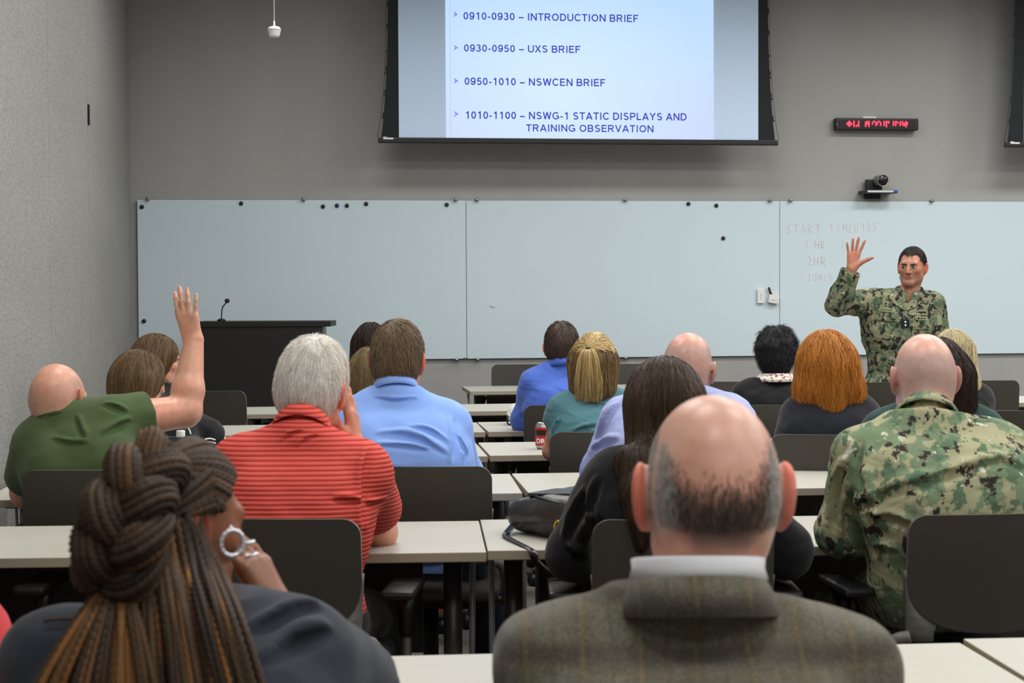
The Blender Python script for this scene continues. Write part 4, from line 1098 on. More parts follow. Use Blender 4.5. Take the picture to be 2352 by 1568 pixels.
    lip = soft(np.sqrt((hl[:, 0]/.024)**2+((hl[:, 2]+.064)/.0115)**2+((hl[:, 1]-.1)/.025)**2)-1, .4); T = T*(1-lip*.7)+T*np.array((.82, .5, .5))*lip*.7
    nos = soft(np.linalg.norm(hl-np.array((0, .11, -.03)), axis=1)-.022, .02); T = T*(1-nos*.3)+T*np.array((1.05, .8, .76))*nos*.3
    c.P, c.T, c.hlP = P, T, hl
    return c
def finish(c):
    attr_col(c.o.data, 'tone', np.clip(c.T, 0, 1))
    return c
def part(c, name, V, Q, m, parent=None, label=None):
    V = np.asarray(V)-c.base
    o = link(name, np_mesh(name, V, Q), m, c.o if parent is None else parent)
    if label: o['label'] = label
    return o
def garment(c, name, m, infl=.012, sleeve=('long', 'long'), hem=None, neckcut=.03, neckn=None, h=.008, kk=.07, folds=None, extra=None, wrinkle=.0, wsc=5.0, parent=None, label=None, kp=.03, seed=0, creases=None):
    s = S(); t = S(); torso_sdf(t, c, infl, kk)
    nn = nrm(c.hp(0, -.028, -.06)-c.nb) if neckn is None else np.asarray(neckn)
    t.cut(c.nb+nrm(nn*.4+U)*(neckcut+.028), nrm(nn*.4+U)); 
    if hem is None: hem = c.hip[2]-.06
    t.cut((0, 0, hem), (0, 0, -1)); s.add(t, 0)
    for sh, el, wr, sl in ((c.shL, c.elL, c.wrL, sleeve[0]), (c.shR, c.elR, c.wrR, sleeve[1])):
        if sl is None: continue
        a = S(); fl = infl*1.25
        if sl == 'long':
            limb(a, sh, el, wr, (c.ar[0], c.ar[1], c.ar[2], c.ar[3]+.004), fl, kp); a.cut(wr-nrm(wr-el)*.015, nrm(wr-el))
        else:
            q = sh+(el-sh)*sl; a.rc(sh, sh+(el-sh)*min(1, sl+.2), c.ar[0]+fl, c.ar[1]+(c.ar[0]-c.ar[1])*.5+fl*1.5, kp); a.cut(q, nrm(el-sh))
        s.add(a, kp)
    for f in folds or []:
        pts, r, dep, op = f
        P = bez(pts, 14).astype(np.float32)
        for _ in range(4): P = P-s.grad(P)*s(P)[:, None]
        P = P.astype(float)+s.grad(P)*(r*.35 if op == 's' else -r*.2); n_ = len(P)
        for i in range(n_-1): s.rc(P[i], P[i+1], r*(.5+.5*math.sin(PI*i/n_)), r*(.5+.5*math.sin(PI*(i+1)/n_)), dep, op)
    for px_, r in creases or []:
        q = bez([(x, y, 0) for x, y in px_], 16); P = []
        for x, y, _z in q:
            d = nrm(at(x, y, 2.0)-CAMP); p = (CAMP+d*(c.Z-.75)).astype(np.float32)
            for _i in range(90):
                v = float(s(p[None])[0]); p = p+(d*v*.8).astype(np.float32)
                if v < .0008 or v > 2: break
            if v < .01: P.append(p.astype(float))
        if len(P) < 4: continue
        P = np.array(P); G = s.grad(P.astype(np.float32)).astype(float); n_ = len(P)
        tp = lambda i: max(.15, math.sin(PI*min(1, max(0, (i+.5)/n_)))**.7)
        T_ = np.gradient(P, axis=0); T_ /= np.linalg.norm(T_, axis=1, keepdims=True)+1e-9; sd = np.cross(T_, G); sd = sd*np.sign(sd[:, 2:3]+1e-6)
        for i in range(n_-1): s.rc(P[i]+sd[i]*r*1.3-G[i]*r*.45, P[i+1]+sd[i+1]*r*1.3-G[i+1]*r*.45, r*tp(i), r*tp(i+1), r*1.6)
        for i in range(n_-1): s.rc(P[i]+G[i]*r*.35, P[i+1]+G[i+1]*r*.35, r*.9*tp(i), r*.9*tp(i+1), r*1.1, 's')
    if extra: extra(s)
    disp = None
    if wrinkle: disp = lambda V: wrinkle*vnoise((V-c.base)*np.array((1, 1, 1.5)), wsc, seed)
    V, Q = s.mesh(h, disp=disp); c.g = s
    return part(c, name, V, Q, m, parent, label)
def trousers(c, m, infl=.012, h=.012, shoe=None):
    s = S(); lh = c.hR
    s.rc(c.hip-lh*.08*c.bulk, c.hip+lh*.08*c.bulk, .118*c.bulk+infl*.6)
    for hp_, kn, an in c.legs: limb(s, hp_, kn, an, (.082*c.bulk, .06, .058, .045), infl, .05)
    s.cut(c.hip+U*.08, U)
    for hp_, kn, an in c.legs[:1]: s.cut((0, 0, .075), (0, 0, -1))
    V, Q = s.mesh(h); o = part(c, 'trousers', V, Q, m)
    for hp_, kn, an in c.legs:
        z = S(); g = np.array((an[0], an[1], .045)); z.rc(g-c.hF*.03, g+c.hF*.05, .045, .043, .03); z.rc(g+c.hF*.05-U*.005, g+c.hF*.17-U*.012, .043, .034, .03); z.cut((0, 0, .004), (0, 0, -1))
        V, Q = z.mesh(.01); part(c, 'shoe', V, Q, shoe or M['black'])
    return o
def collar(c, name, m, r=(.066, .066), ht=.045, fold=.03, flare=.010, lift=.0, gap=40, tilt=None, cen=None, label=None, th=.003, parent=None, axis=None):
    """folded collar round the neck, open at the front; gap in degrees to each side of the front"""
    ax = nrm(c.hp(0, -.028, -.06)-c.nb) if axis is None else nrm(axis); ce = c.nb+ax*lift if cen is None else cen
    fr = nrm(c.fwd-ax*np.dot(c.fwd, ax)); ri = np.cross(fr, ax)
    an = np.radians(np.linspace(90+gap, 450-gap, 49)); prof = [(0.0, 0.0), (.001, ht*.5), (.003, ht*.9), (.005, ht), (.008, ht*.97), (flare+.004, ht-fold*.5), (flare+.008, ht-fold)]
    prof = prof+[(a-th, b) for a, b in prof[::-1][:3]]+[(prof[0][0]-th, ht-.006), (prof[0][0]-th, 0)]
    V = []
    for a in an:
        drop = -.012*(1+math.sin(a))/2
        for pr, pz in prof: V.append(ce+ri*math.cos(a)*(r[0]+pr)+fr*math.sin(a)*(r[1]+pr)+ax*(pz+drop*(pz/ht)))
    k = len(prof); Q = []
    for i in range(len(an)-1):
        for j in range(k): Q.append([i*k+j, i*k+(j+1) % k, (i+1)*k+(j+1) % k, (i+1)*k+j])
    me = np_mesh(name, np.array(V)-c.base, np.array(Q))
    bm = bmesh.new(); bm.from_mesh(me); bmesh.ops.recalc_face_normals(bm, faces=bm.faces[:]); bm.to_mesh(me); bm.free()
    o = link(name, me, m, c.o if parent is None else parent)
    if label: o['label'] = label
    return o
def eyes_for(c, look=0.0, brow=None):
    for x in (-1, 1):
        s = S(); s.el(c.hp(x*.0312, .0845, .001), np.array((.0118,)*3)*c.hs); V, Q = s.mesh(.0022); e = part(c, 'eyeball', V, Q, M['eye_white'])
        d = S(); d.el(c.hp(x*.0312+look, .0952, .001), np.array((.0068, .0025, .0068))*c.hs, rot=c.Rh); V, Q = d.mesh(.0015); part(c, 'iris', V, Q, M['iris'], e)
        if brow is not None:
            b = S(); b.path([c.hp(x*.013, .0965, .0145), c.hp(x*.03, .0965, .0175), c.hp(x*.047, .0835, .0125)], [.0042*c.hs, .0046*c.hs, .0025*c.hs], .003); V, Q = b.mesh(.002); part(c, 'eyebrow', V, Q, brow)
M['eye_white'] = mat('eye_white', (176, 168, 160), .3); M['iris'] = mat('iris_dark', (38, 30, 26), .2)
# hair shells over a head
def scalp(c, infl=.010, back=-.07, front=.072, side=.02, frontz=.05, low=None, extra=None, top=0.0):
    """hair volume following the skull, ending at the hairline"""
    s = S(); h = c.hp; Q = c.Rh; g = c.hs
    s.el(h(0, -.014, .022+top*.5), (np.array((.0755, .097, .0925))+np.array((infl, infl, infl+top*.5)))*g, .02, Q)
    s.el(h(0, -.047, -.02), (np.array((.066, .058, .07))+infl*.7)*g, .03, Q)
    return s
def hair_cut(s, c, nape=-.075, front=.07, slope=.9, ear=True, earfront=.022):
    h = c.hp; Q = c.Rh
    s.cut(h(0, -.09, nape), Q @ np.array((0, .35, -1.0)))          # nape line rises to the front
    s.cut(h(0, front, .05), Q @ np.array((0, 1.0, -slope)))       # forehead line
    if ear:
        for x in (-1, 1): s.el(h(x*.088, .012, -.022), np.array((.03, .034, .042))*c.hs, .012, Q, 's')
    return s
# ---------------------------------------------------------------- hair builders
def roots_on(s, c, n, cond, seed=0, rad=.17):
    rs = np.random.RandomState(seed); d = rs.normal(size=(n*4, 3)); d /= np.linalg.norm(d, axis=1, keepdims=True)
    P = (c.hc+(d*rad*c.hs) @ c.Rh.T).astype(np.float32)
    for _ in range(6): P = P-s.grad(P)*s(P)[:, None]
    hl = c.hl(P.astype(float)); k = cond(hl) & (np.abs(s(P)) < .003)
    return P[k][:n]
def flow(c, crown=(0, -.075, .085), g=1.0, a=14.0, front=0.0, side=0.0):
    """hair direction: away from the crown, then down"""
    cr = c.hp(*crown)
    def f(P, t):
        d = (P-cr); d = d-U*d[:, 2:3]*.6; l = np.linalg.norm(d, axis=-1, keepdims=True)
        return (d/(l+.01))*np.exp(-np.maximum(l-.04, 0)*a)*1.3-U*g+c.Rh[:, 1]*front+c.Rh[:, 0]*side
    return f
def hair_part(c, m, base, strand, name='hair', h=.006, label=None):
    parts = []
    if base is not None: parts.append(base.mesh(h))
    parts += strand
    V, Q = join(parts); return part(c, name, V, Q, m, label=label)
def short_hair(c, m, infl=.009, n=1800, length=.028, lift=.008, crown=(0, -.07, .09), nape=-.072, front=.068, slope=.9, rad=.0011, a=10, g=.7, top=.006, extra=None, wob=0.0, seed=3, hair_front=0.0, ns=5, off=(0, .004), cond=None):
    s = scalp(c, infl, top=top); 
    if extra: extra(s)
    full = S(); full.ops = list(s.ops); full.lo, full.hi = s.lo, s.hi
    hair_cut(s, c, nape, front, slope)
    ok = (lambda h: (s((c.hp(0, 0, 0)+(h*c.hs) @ c.Rh.T).astype(np.float32)) < .004)) if cond is None else cond
    rt = roots_on(full, c, int(n*2.6), ok, seed)
    st = strands(full, rt, flow(c, crown, g, a, hair_front), length, ns, rad*.58, off, lift, seed=seed, wob=wob)
    return hair_part(c, m, s, [st])
def drape(c, m, pts, infl=.012, n=1500, length=.3, rad=.0013, crown=(0, -.02, .11), cuty=.045, low=None, extra=None, nseg=12, off=(0, .008), lift=.0, wob=.0, a=14, seed=4, side=0.0, h=.007, ends=True, cond=None, cutslope=-.25, name='hair', top=.0, lvar=.2):
    """long hair: pts = list of (a, b, ra, rb) in head coordinates for the hanging volume"""
    s = scalp(c, infl, top=top)
    for q in pts: s.rc(c.hp(*q[0]), c.hp(*q[1]), q[2]*c.hs, q[3]*c.hs, .04)
    if extra: extra(s)
    full = S(); full.ops = list(s.ops); full.lo, full.hi = s.lo, s.hi
    s.cut(c.hp(0, cuty, 0), c.Rh @ np.array((0, 1, cutslope)))
    if low is not None: s.cut(c.hp(0, -.05, low), -U+0*U, .02)
    cd_ = (lambda q: (q[:, 1] < cuty+.25*q[:, 2]*(-cutslope/.25)) & (q[:, 2] > -.09)) if cond is None else cond
    rt = roots_on(full, c, int(n*2.6), cd_, seed)
    st = strands(full, rt, flow(c, crown, 1.0, a, side=side), length, nseg, rad*.58, off, lift, seed=seed, wob=wob, lvar=lvar)
    return hair_part(c, m, s, [st], name, h)
def stubble(c, col, amt, region):
    """closely shaved hair: the scalp's own colour; region(head coordinates) -> 0..1"""
    w = region(c.hlP)[:, None]*amt; c.T = c.T*(1-w)+np.array(srgb(*col)[:3])*w
sst = lambda a, b, x: np.clip((x-a)/(b-a), 0, 1)**2*(3-2*np.clip((x-a)/(b-a), 0, 1))
def seam_line(c, name, pts, m, r=.0022):
    """a stitched seam or fold edge lying on the garment"""
    P = bez(pts, 24).astype(np.float32)
    for _ in range(3): P = P-c.g.grad(P)*c.g(P)[:, None]
    V, Q, cp = tube_arrays(P.astype(float), r, 6); return part(c, name, V, Q, m)
navy_tr = cloth('navy_denim', (34, 40, 62)); dark_tr = cloth('charcoal_trousers', (34, 35, 38)); khaki_tr = cloth('khaki_trousers', (150, 134, 108)); black_tr = cloth('black_trousers', (20, 20, 22))
red_shoe = mat('red_shoe', (190, 34, 36), .5)

# ================================================================ the man in the tweed jacket
c = person('person in a brown tweed jacket, bald on top with grey hair, seated in the foreground', Z=2.1, top=(1634, 908), hs=1.06, pitch=4, shL=(1304, 1552, -.02), shR=(1890, 1568, -.02), elL=(1236, 2030, .03), elR=(1958, 2030, .03), chair='tweed', skin=(222, 174, 154), ear=1.22, neck=.061, nbd=(0, -.015, .10), bulk=1.02, h=.006, hunch=.03)
def band(q):
    a = np.abs(q[:, 0]); t = q[:, 2]-(-.034+.95*np.maximum(a-.028, 0)); return np.exp(-(t/.030)**4)*sst(.076, .056, a)*sst(.02, -.02, q[:, 1])
def sides(q):
    a = np.abs(q[:, 0]); return sst(.044, .07, a)*sst(.084, .079, a)*sst(-.06, -.03, q[:, 2])*sst(.075, .03, q[:, 2])*sst(.045, .02, q[:, 1])
stubble(c, (204, 198, 192), .65, sides); stubble(c, (82, 73, 66), .88, band)
stubble(c, (206, 116, 88), .55, lambda q: sst(-.05, -.10, q[:, 2])*sst(.02, -.02, q[:, 1]))
finish(c)
M['grey_short'] = hair_mat('short_grey_hair', [(150, 142, 134), (180, 174, 166), (206, 202, 196), (222, 220, 216), (164, 156, 148)])
s0 = scalp(c, .001); s0b = S(); head_sdf(s0b, c, face=False, ear=.01)
def fringe(dark):
    def cd_(q):
        a = np.abs(q[:, 0]); rr = np.random.RandomState(5+dark).rand(len(q)); mid = np.clip(1-a/.062, 0, 1)*(q[:, 1] < -.02)
        w_ = sst(-.088, -.066, q[:, 2])*(1-sst(-.012, .034, q[:, 2]-1.6*np.maximum(a-.035, 0)))*sst(.03, 0, q[:, 1]-.02)
        return rr < (w_*mid**.6 if dark else .8*w_*(1-mid)*sst(.045, .062, a))
    return cd_
M['dark_short'] = hair_mat('short_dark_grey_hair', [(74, 66, 60), (98, 88, 80), (60, 52, 48), (120, 110, 102)])
for dk, mm in ((1, 'dark_short'), (0, 'grey_short')):
    rt = roots_on(s0b, c, 12000, fringe(dk), 5+dk)
    st = strands(s0b, rt, flow(c, (0, -.05, .1), 1.0, 8), .008, 3, .00026, (.0, .0008), .0008, seed=6)
    part(c, 'hair', st[0], st[1], M[mm], label='dark grey band of hair' if dk else None)
for k in range(1):
    collar(c, 'shirt_collar', cloth('white_shirt', (228, 230, 234), fold=.1), r=(.0755, .080), ht=.052, fold=.03, flare=.003, cen=at(1604, 1366, c.Z-.042), gap=25, axis=U+F*.12)
def jac(s):
    for x in (-1, 1):
        sh = c.shL if x < 0 else c.shR
        s.box(sh+R*x*.02+U*.03, (.062, .07, .042), .034, .05, np.stack([R, F, U], 1) @ np.array(Matrix.Rotation(x*.16, 3, 'Y')))                 # padded shoulders
garment(c, 'jacket', M['tweed'], .02, h=.007, neckcut=-.012, wrinkle=.003, wsc=3.2, extra=jac, kk=.08)
collar(c, 'jacket_collar', M['tweed'], r=(.079, .088), ht=.047, fold=.05, flare=.015, cen=at(1602, 1412, c.Z-.05), gap=30, th=.005, axis=U+F*.2)
ln = MB(); pts = [c.shR+U*.085+R*(-.085+.02*k)-F*.05+U*(.0-.006*abs(k-2)) for k in range(5)]
trousers(c, dark_tr)
tw = c

# ================================================================ the man in the red polo
c = person('person in a red striped polo with white hair, resting his cheek on his hand', Z=4.3, top=(718, 793), hs=1.03, yaw=14, pitch=14, roll=4, shL=(553, 1075, -.12), shR=(828, 1085, -.12), elL=(520, 1230, .05), wrL=(600, 1230, .24), elR=(870, 1222, .2), wrR=(815, 1030, .08),
           chair='red', skin=(212, 148, 122), bulk=1.0, waist=.95, nbd=(.0, .0, .075), hunch=.04, h=.006, arm=1.12, handR=(U*1.0+F*.12-R*.1, -R*.9+F*.2, -F*.6-U*.1, dict(curl=(4, 5, 6, 8), spread=(4, 1, -2, -6))))
finish(c)
M['white_hair'] = hair_mat('white_hair', [(236, 230, 218), (248, 244, 236), (226, 218, 206), (252, 250, 246), (212, 202, 190)], .6)
short_hair(c, M['white_hair'], .008, 4200, .042, .006, crown=(.012, -.062, .1), nape=-.085, front=.07, slope=.8, rad=.0011, top=.012, a=9, g=.8, ns=6, wob=.25, off=(0, .004), extra=lambda s: s.el(c.hp(0, .0, .085), np.array((.055, .07, .04))*c.hs, .03, c.Rh))
M['red_rib'] = ribbed('red_ribbed_polo', (222, 94, 82), (172, 50, 44), .0115)
garment(c, 'polo_shirt', M['red_rib'], .014, (.72, .60), h=.006, wrinkle=.003, wsc=4.5, neckcut=.02,
        creases=[([(697, 990), (668, 999), (650, 1014)], .0045), ([(735, 1000), (707, 1009), (690, 1026)], .0045), ([(852, 1030), (840, 1080), (834, 1150), (832, 1212)], .009), ([(826, 1154), (800, 1152), (766, 1150)], .007), ([(884, 1150), (860, 1160), (842, 1158)], .007)])
collar(c, 'polo_collar', M['red_rib'], r=(.065, .066), ht=.062, fold=.056, flare=.012, lift=.004, gap=35)
trousers(c, black_tr)

# ================================================================ the man in the light blue shirt
c = person('person in a light blue dress shirt with short brown hair, seen from behind', Z=5.4, top=(913, 748), hs=1.02, yaw=6, pitch=6, roll=2, shL=(792, 972, -.06), shR=(1028, 975, -.06), elL=(770, 1090, .1), elR=(1062, 1082, .12), wrR=(1010, 1085, .32), chair='blue', skin=(220, 150, 128), bulk=1.12, waist=1.02, nbd=(0, 0, .085), hunch=.05, ear=1.05)
finish(c)
M['brown_hair'] = hair_mat('short_brown_hair', [(92, 72, 50), (122, 100, 74), (150, 128, 98), (74, 58, 42), (168, 148, 118)])
short_hair(c, M['brown_hair'], .006, 3200, .034, .006, crown=(-.015, -.06, .095), nape=-.07, front=.07, slope=.8, top=.012, rad=.0012, ns=5, wob=.1)
M['blue_shirt'] = cloth('light_blue_oxford', (136, 172, 240), .8, .2, 6, (1, 1, 1.8), (0, .4, 0), var=.05)
garment(c, 'shirt', M['blue_shirt'], .016, h=.0055, wrinkle=.003, wsc=4, neckcut=.015,
        creases=[([(868, 1001), (920, 1000), (962, 1010), (990, 1026), (1024, 1046)], .010), ([(858, 1026), (925, 1028), (985, 1037)], .008), ([(940, 982), (985, 990), (1026, 1016)], .007), ([(1042, 960), (1046, 1010), (1040, 1060)], .008), ([(862, 915), (910, 921), (960, 916)], .006), ([(1050, 1000), (1068, 1040), (1062, 1080)], .007)])
collar(c, 'shirt_collar', M['blue_shirt'], r=(.063, .064), ht=.048, fold=.042, flare=.01, lift=.012, gap=25)
trousers(c, navy_tr)

# ================================================================ the man with the raised arm
c = person('person in a green polo, bald, raising a bare right arm', Z=5.2, top=(135, 836), hs=1.03, yaw=16, pitch=10, roll=-6, shL=(90, 1020, -.04), shR=(262, 968, .0), elL=(62, 1130, .1), elR=(426, 944, .14), wrR=(445, 785, .2), chair='green', skin=(220, 168, 144), bulk=1.02, nbd=(-.055, -.01, .048), hunch=.04, h=.0055, ear=1.12, arm=1.2,
           handR=(U-R*.24+F*.05, F*.95+R*.3, -R, dict(spread=(4, 0, -3, -15), curl=(9, 5, 7, 4), thumb=(20, 5))))
stubble(c, (150, 128, 112), .45, lambda q: sst(-.09, -.06, q[:, 2])*(1-sst(.0, .06, q[:, 2]-.8*np.maximum(np.abs(q[:, 0])-.03, 0)))*sst(.05, 0, q[:, 1]))
finish(c)
M['green_polo'] = cloth('olive_green_polo', (74, 92, 56), .9, .3, 6, (1, 1, 1.4), (0, -.5, 0))
garment(c, 'polo_shirt', M['green_polo'], .014, (.75, .46), h=.007, wrinkle=.003, wsc=4, neckcut=.015,
        creases=[([(172, 958), (180, 985), (193, 1006)], .008), ([(237, 931), (262, 938), (290, 948)], .008), ([(300, 968), (272, 982), (243, 998)], .009), ([(120, 1010), (160, 1022), (200, 1020)], .008)])
collar(c, 'polo_collar', M['green_polo'], r=(.062, .064), ht=.044, fold=.042, flare=.012, cen=at(133, 966, c.Z-.03), gap=30, axis=U-R*.15+F*.3)
br = nrm(c.wrR-c.elR); pb = c.wrR-br*.035
sb = S(); lb_ = MB(); rg = [pb+(np.cross(br, F)*math.cos(a)+np.cross(br, np.cross(br, F))*math.sin(a))*.0345 for a in np.linspace(0, 2*PI, 25)]
V, Q, cp = tube_arrays(np.array(rg), .0014, 6, False); part(c, 'bracelet', V, Q, mat('thin_cord', (120, 80, 60), .6))
trousers(c, khaki_tr)

# ================================================================ the officer standing in front
OZ = 10.1
c = person('person standing by the whiteboard in camouflage uniform, palm raised', Z=OZ, top=(2095, 570), hs=.99, yaw=180+26, pitch=2, roll=-2, shR=(1992, 694, .0), shL=(2140, 700, .02), elR=(1924, 699, -.12), wrR=(1957, 618, -.2), elL=(2158, 790, .03), wrL=(2150, 868, -.1),
           hip=(2052, 905, .02), stand=True, skin=(180, 128, 104), bulk=.98, waist=.9, h=.0055, nbd=(.06, 0, .055), hunch=.0, neck=.056,
           handR=(U+R*.12, -F, R, dict(spread=(17, 4, -4, -17), curl=(3, 3, 3, 4), thumb=(50, -8))), legs=[], eyes=True)
hb = np.array((c.hip[0], c.hip[1], 0))
def fixlegs(c):
    return [(c.hip-c.hR*x*.09-U*.03, hb-c.hR*x*.12+U*.5+c.hF*.02, hb-c.hR*x*.13+U*.1) for x in (-1, 1)]
c.legs = fixlegs(c)
stubble(c, (110, 92, 84), .35, lambda q: sst(-.045, -.06, q[:, 2])*sst(.0, .04, q[:, 1]))
finish(c)
M['dark_crop'] = hair_mat('dark_cropped_hair', [(44, 34, 28), (62, 50, 42), (36, 28, 24), (90, 80, 74)])
def temples(s):
    for x in (-1, 1): s.el(c.hp(x*.052, .09, .06), (.034, .042, .03), .02, c.Rh, 's')
short_hair(c, M['dark_crop'], .005, 2600, .012, .003, nape=-.045, front=.05, slope=1.1, rad=.0011, ns=3, top=.003, hair_front=-.9, extra=temples)
eyes_for(c, .0018, brow=mat('dark_brow', (40, 28, 22), .8))
def un(s):
    lat = nrm(c.shR-c.shL)
    s.rc(c.nb+c.fwd*.085+U*.03, c.nb-U*.115+c.fwd*.16, .046, .006, .012, 's'); s.rc(c.nb+c.fwd*.08+U*.03, c.nb-U*.07+c.fwd*.13, .046, .026, .012, 's')
fo = [([c.elR-U*.04+R*.02, c.elR+R*.12-U*.02-F*.05], .005, .012, 's'), ([c.shR-U*.08-R*.0, c.sm-U*.2-F*.13], .005, .012, 's')]
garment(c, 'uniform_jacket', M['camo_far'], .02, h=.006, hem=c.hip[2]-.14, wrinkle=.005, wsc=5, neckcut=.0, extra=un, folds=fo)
collar(c, 'jacket_collar', M['camo_far'], r=(.074, .072), ht=.052, fold=.05, flare=.016, lift=-.002, gap=62, axis=U+c.fwd*.12)
us = S(); torso_sdf(us, c, .004); us.rc(c.nb+U*.01, c.nb-U*.05+c.fwd*.02, .062, .07); us.cut(c.nb+U*.012+c.fwd*.03, U+c.fwd*.35); us.cut((0, 0, c.hip[2]), (0, 0, -1)); V, Q = us.mesh(.007); part(c, 'undershirt', V, Q, cloth('brown_undershirt', (120, 92, 62)))
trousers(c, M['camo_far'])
# cloth tapes, badges and pockets on the chest (on the jacket)
jk = [k for k in c.o.children if k.name.startswith('uniform_jacket')][0]
M['tape'] = cloth('tan_green_tape', (150, 152, 116), fold=.0); M['tape_ink'] = mat('dark_thread', (28, 28, 26), .8); M['black_patch'] = cloth('black_patch', (18, 19, 22), fold=0); M['tan_thread'] = mat('tan_thread', (196, 188, 150), .8)
def chest(px, py):
    """point of the jacket seen at a pixel: (position, outward normal)"""
    d = nrm(at(px, py, 2.0)-CAMP); p = (CAMP+d*8.8).astype(np.float32)
    for _ in range(60):
        v = float(c.g(p[None])[0]); p = p+(d*v*.8).astype(np.float32)
        if v < .0008: break
    return p.astype(float), c.g.grad(p[None])[0].astype(float)
def patch(name, px, py, wpx, hpx, m, txt=None, ink=None, tilt=0.0, th=.004):
    p, n = chest(px, py); ux = nrm(np.cross(U, n)); uz = np.cross(n, ux)
    a = math.radians(tilt); ux, uz = ux*math.cos(a)+uz*math.sin(a), uz*math.cos(a)-ux*math.sin(a)
    k = OZ/FPX; W, H = wpx*k, hpx*k; b = MB(); nx, ny = 9, 5; V = []
    for j in range(ny):
        for i in range(nx): V.append(p+ux*(i/(nx-1)-.5)*W+uz*(j/(ny-1)-.5)*H)
    V = np.array(V, dtype=np.float32)
    for _ in range(3): V = V-c.g.grad(V)*(c.g(V)-th)[:, None]
    V = V.astype(float); G = c.g.grad(V.astype(np.float32)).astype(float); V2 = V-G*(th+.002)
    Fs = [[j*nx+i, j*nx+i+1, (j+1)*nx+i+1, (j+1)*nx+i] for j in range(ny-1) for i in range(nx-1)]
    b.add(V-c.base, Fs); b.add(V2-c.base, [f[::-1] for f in Fs])
    rim = [j for j in range(nx)]+[nx-1+nx*j for j in range(1, ny)]+[nx*(ny-1)+i for i in range(nx-2, -1, -1)]+[nx*j for j in range(ny-2, 0, -1)]
    b.add(np.concatenate([V[rim], V2[rim]])-c.base, [[i, (i+1) % len(rim), len(rim)+(i+1) % len(rim), len(rim)+i] for i in range(len(rim))])
    o = b.build(name, m, jk)
    if txt:
        t = MB(); text_fit(t, txt, (0, 0, 0), (1, 0, 0), (0, 0, 1), W*.84, H*.58, .03); tv = np.concatenate(t.V)
        q = (p+np.outer(tv[:, 0]-W*.42, ux)+np.outer(tv[:, 2]-H*.29, uz)).astype(np.float32)
        for _ in range(3): q = q-c.g.grad(q)*(c.g(q)-th-.0012)[:, None]
        t2 = MB(); t2.add(q.astype(float)-c.base, t.F); t2.build('lettering', ink or M['tape_ink'], o)
    return o, p, n, ux, uz, W, H
def lapel(q0, q1, q2, q3, th=.009):
    """turned-down lapel lying on the jacket between four seen corners"""
    n = 9; V = []
    for j in range(n):
        for i in range(n):
            u, v = i/(n-1), j/(n-1); x, y = (np.array(q0)*(1-u)+np.array(q1)*u)*(1-v)+(np.array(q3)*(1-u)+np.array(q2)*u)*v
            V.append(at(x, y, OZ-.12))
    V = np.array(V, dtype=np.float32)
    for _ in range(5): V = V-jk_s.grad(V)*(jk_s(V)-th)[:, None]
    G = jk_s.grad(V).astype(float); V = V.astype(float); W_ = V-G*(th+.004)
    Fs = [[j*n+i, j*n+i+1, (j+1)*n+i+1, (j+1)*n+i] for j in range(n-1) for i in range(n-1)]
    rim = [j for j in range(n)]+[n-1+n*j for j in range(1, n)]+[n*(n-1)+i for i in range(n-2, -1, -1)]+[n*j for j in range(n-2, 0, -1)]
    b = MB(); b.add(V-c.base, Fs, 0, True); b.add(W_-c.base, [f[::-1] for f in Fs], 0, True)
    b.add(np.concatenate([V[rim], W_[rim]])-c.base, [[i, (i+1) % len(rim), len(rim)+(i+1) % len(rim), len(rim)+i] for i in range(len(rim))])
    b.build('lapel', M['camo_far'], jk)
jk_s = S(); torso_sdf(jk_s, c, .02)
lapel((2066, 655), (2043, 672), (2055, 694), (2079, 711)); lapel((2108, 660), (2130, 680), (2108, 700), (2082, 711))
patch('name_tape', 2036, 712, 32, 9, M['tape'], 'DAVIDS', tilt=-8)
patch('service_tape', 2116, 731, 28, 8, M['tape'], 'U.S. NAVY', tilt=-3)
o, p, n, ux, uz, W, H = patch('warfare_badge', 2117, 718, 24, 11, M['tape'])
b = MB()
for (x0, z0, x1, z1, r) in ((-.42, .1, .42, .1, .1), (-.1, -.3, .12, .25, .09), (.1, .05, .35, -.2, .07), (-.35, .2, -.1, -.1, .08)):
    q0 = p+n*.005+ux*x0*W+uz*z0*H; q1 = p+n*.005+ux*x1*W+uz*z1*H; b.tube(np.array([q0, q1])-c.base, r*H*1.6, 6)
b.build('emblem', M['tape_ink'], o)
o, p, n, ux, uz, W, H = patch('rank_tab', 2079, 743, 19, 19, M['black_patch'])
b = MB()
for z in (-.2, .2):
    P5 = []
    for k in range(10):
        a = PI/2+k*PI/5; r = (.17 if k % 2 == 0 else .07)*W; P5.append(p+n*.0065+ux*r*math.cos(a)+uz*(z*H+r*math.sin(a)))
    b.add(np.array(P5)-c.base, [list(range(10))])
b.build('star', M['label'], o)
patch('pocket_badge', 2117, 741, 9, 9, M['tape_ink'], th=.006)
patch('flag_patch', 1984, 664, 26, 15, M['tape'], tilt=-10)
patch('unit_patch', 2157, 735, 13, 22, M['tape'], tilt=8)
patch('pocket_flap', 2038, 733, 44, 7, M['camo_far'], tilt=-6, th=.007); patch('pocket_flap', 2118, 752, 34, 7, M['camo_far'], th=.007)

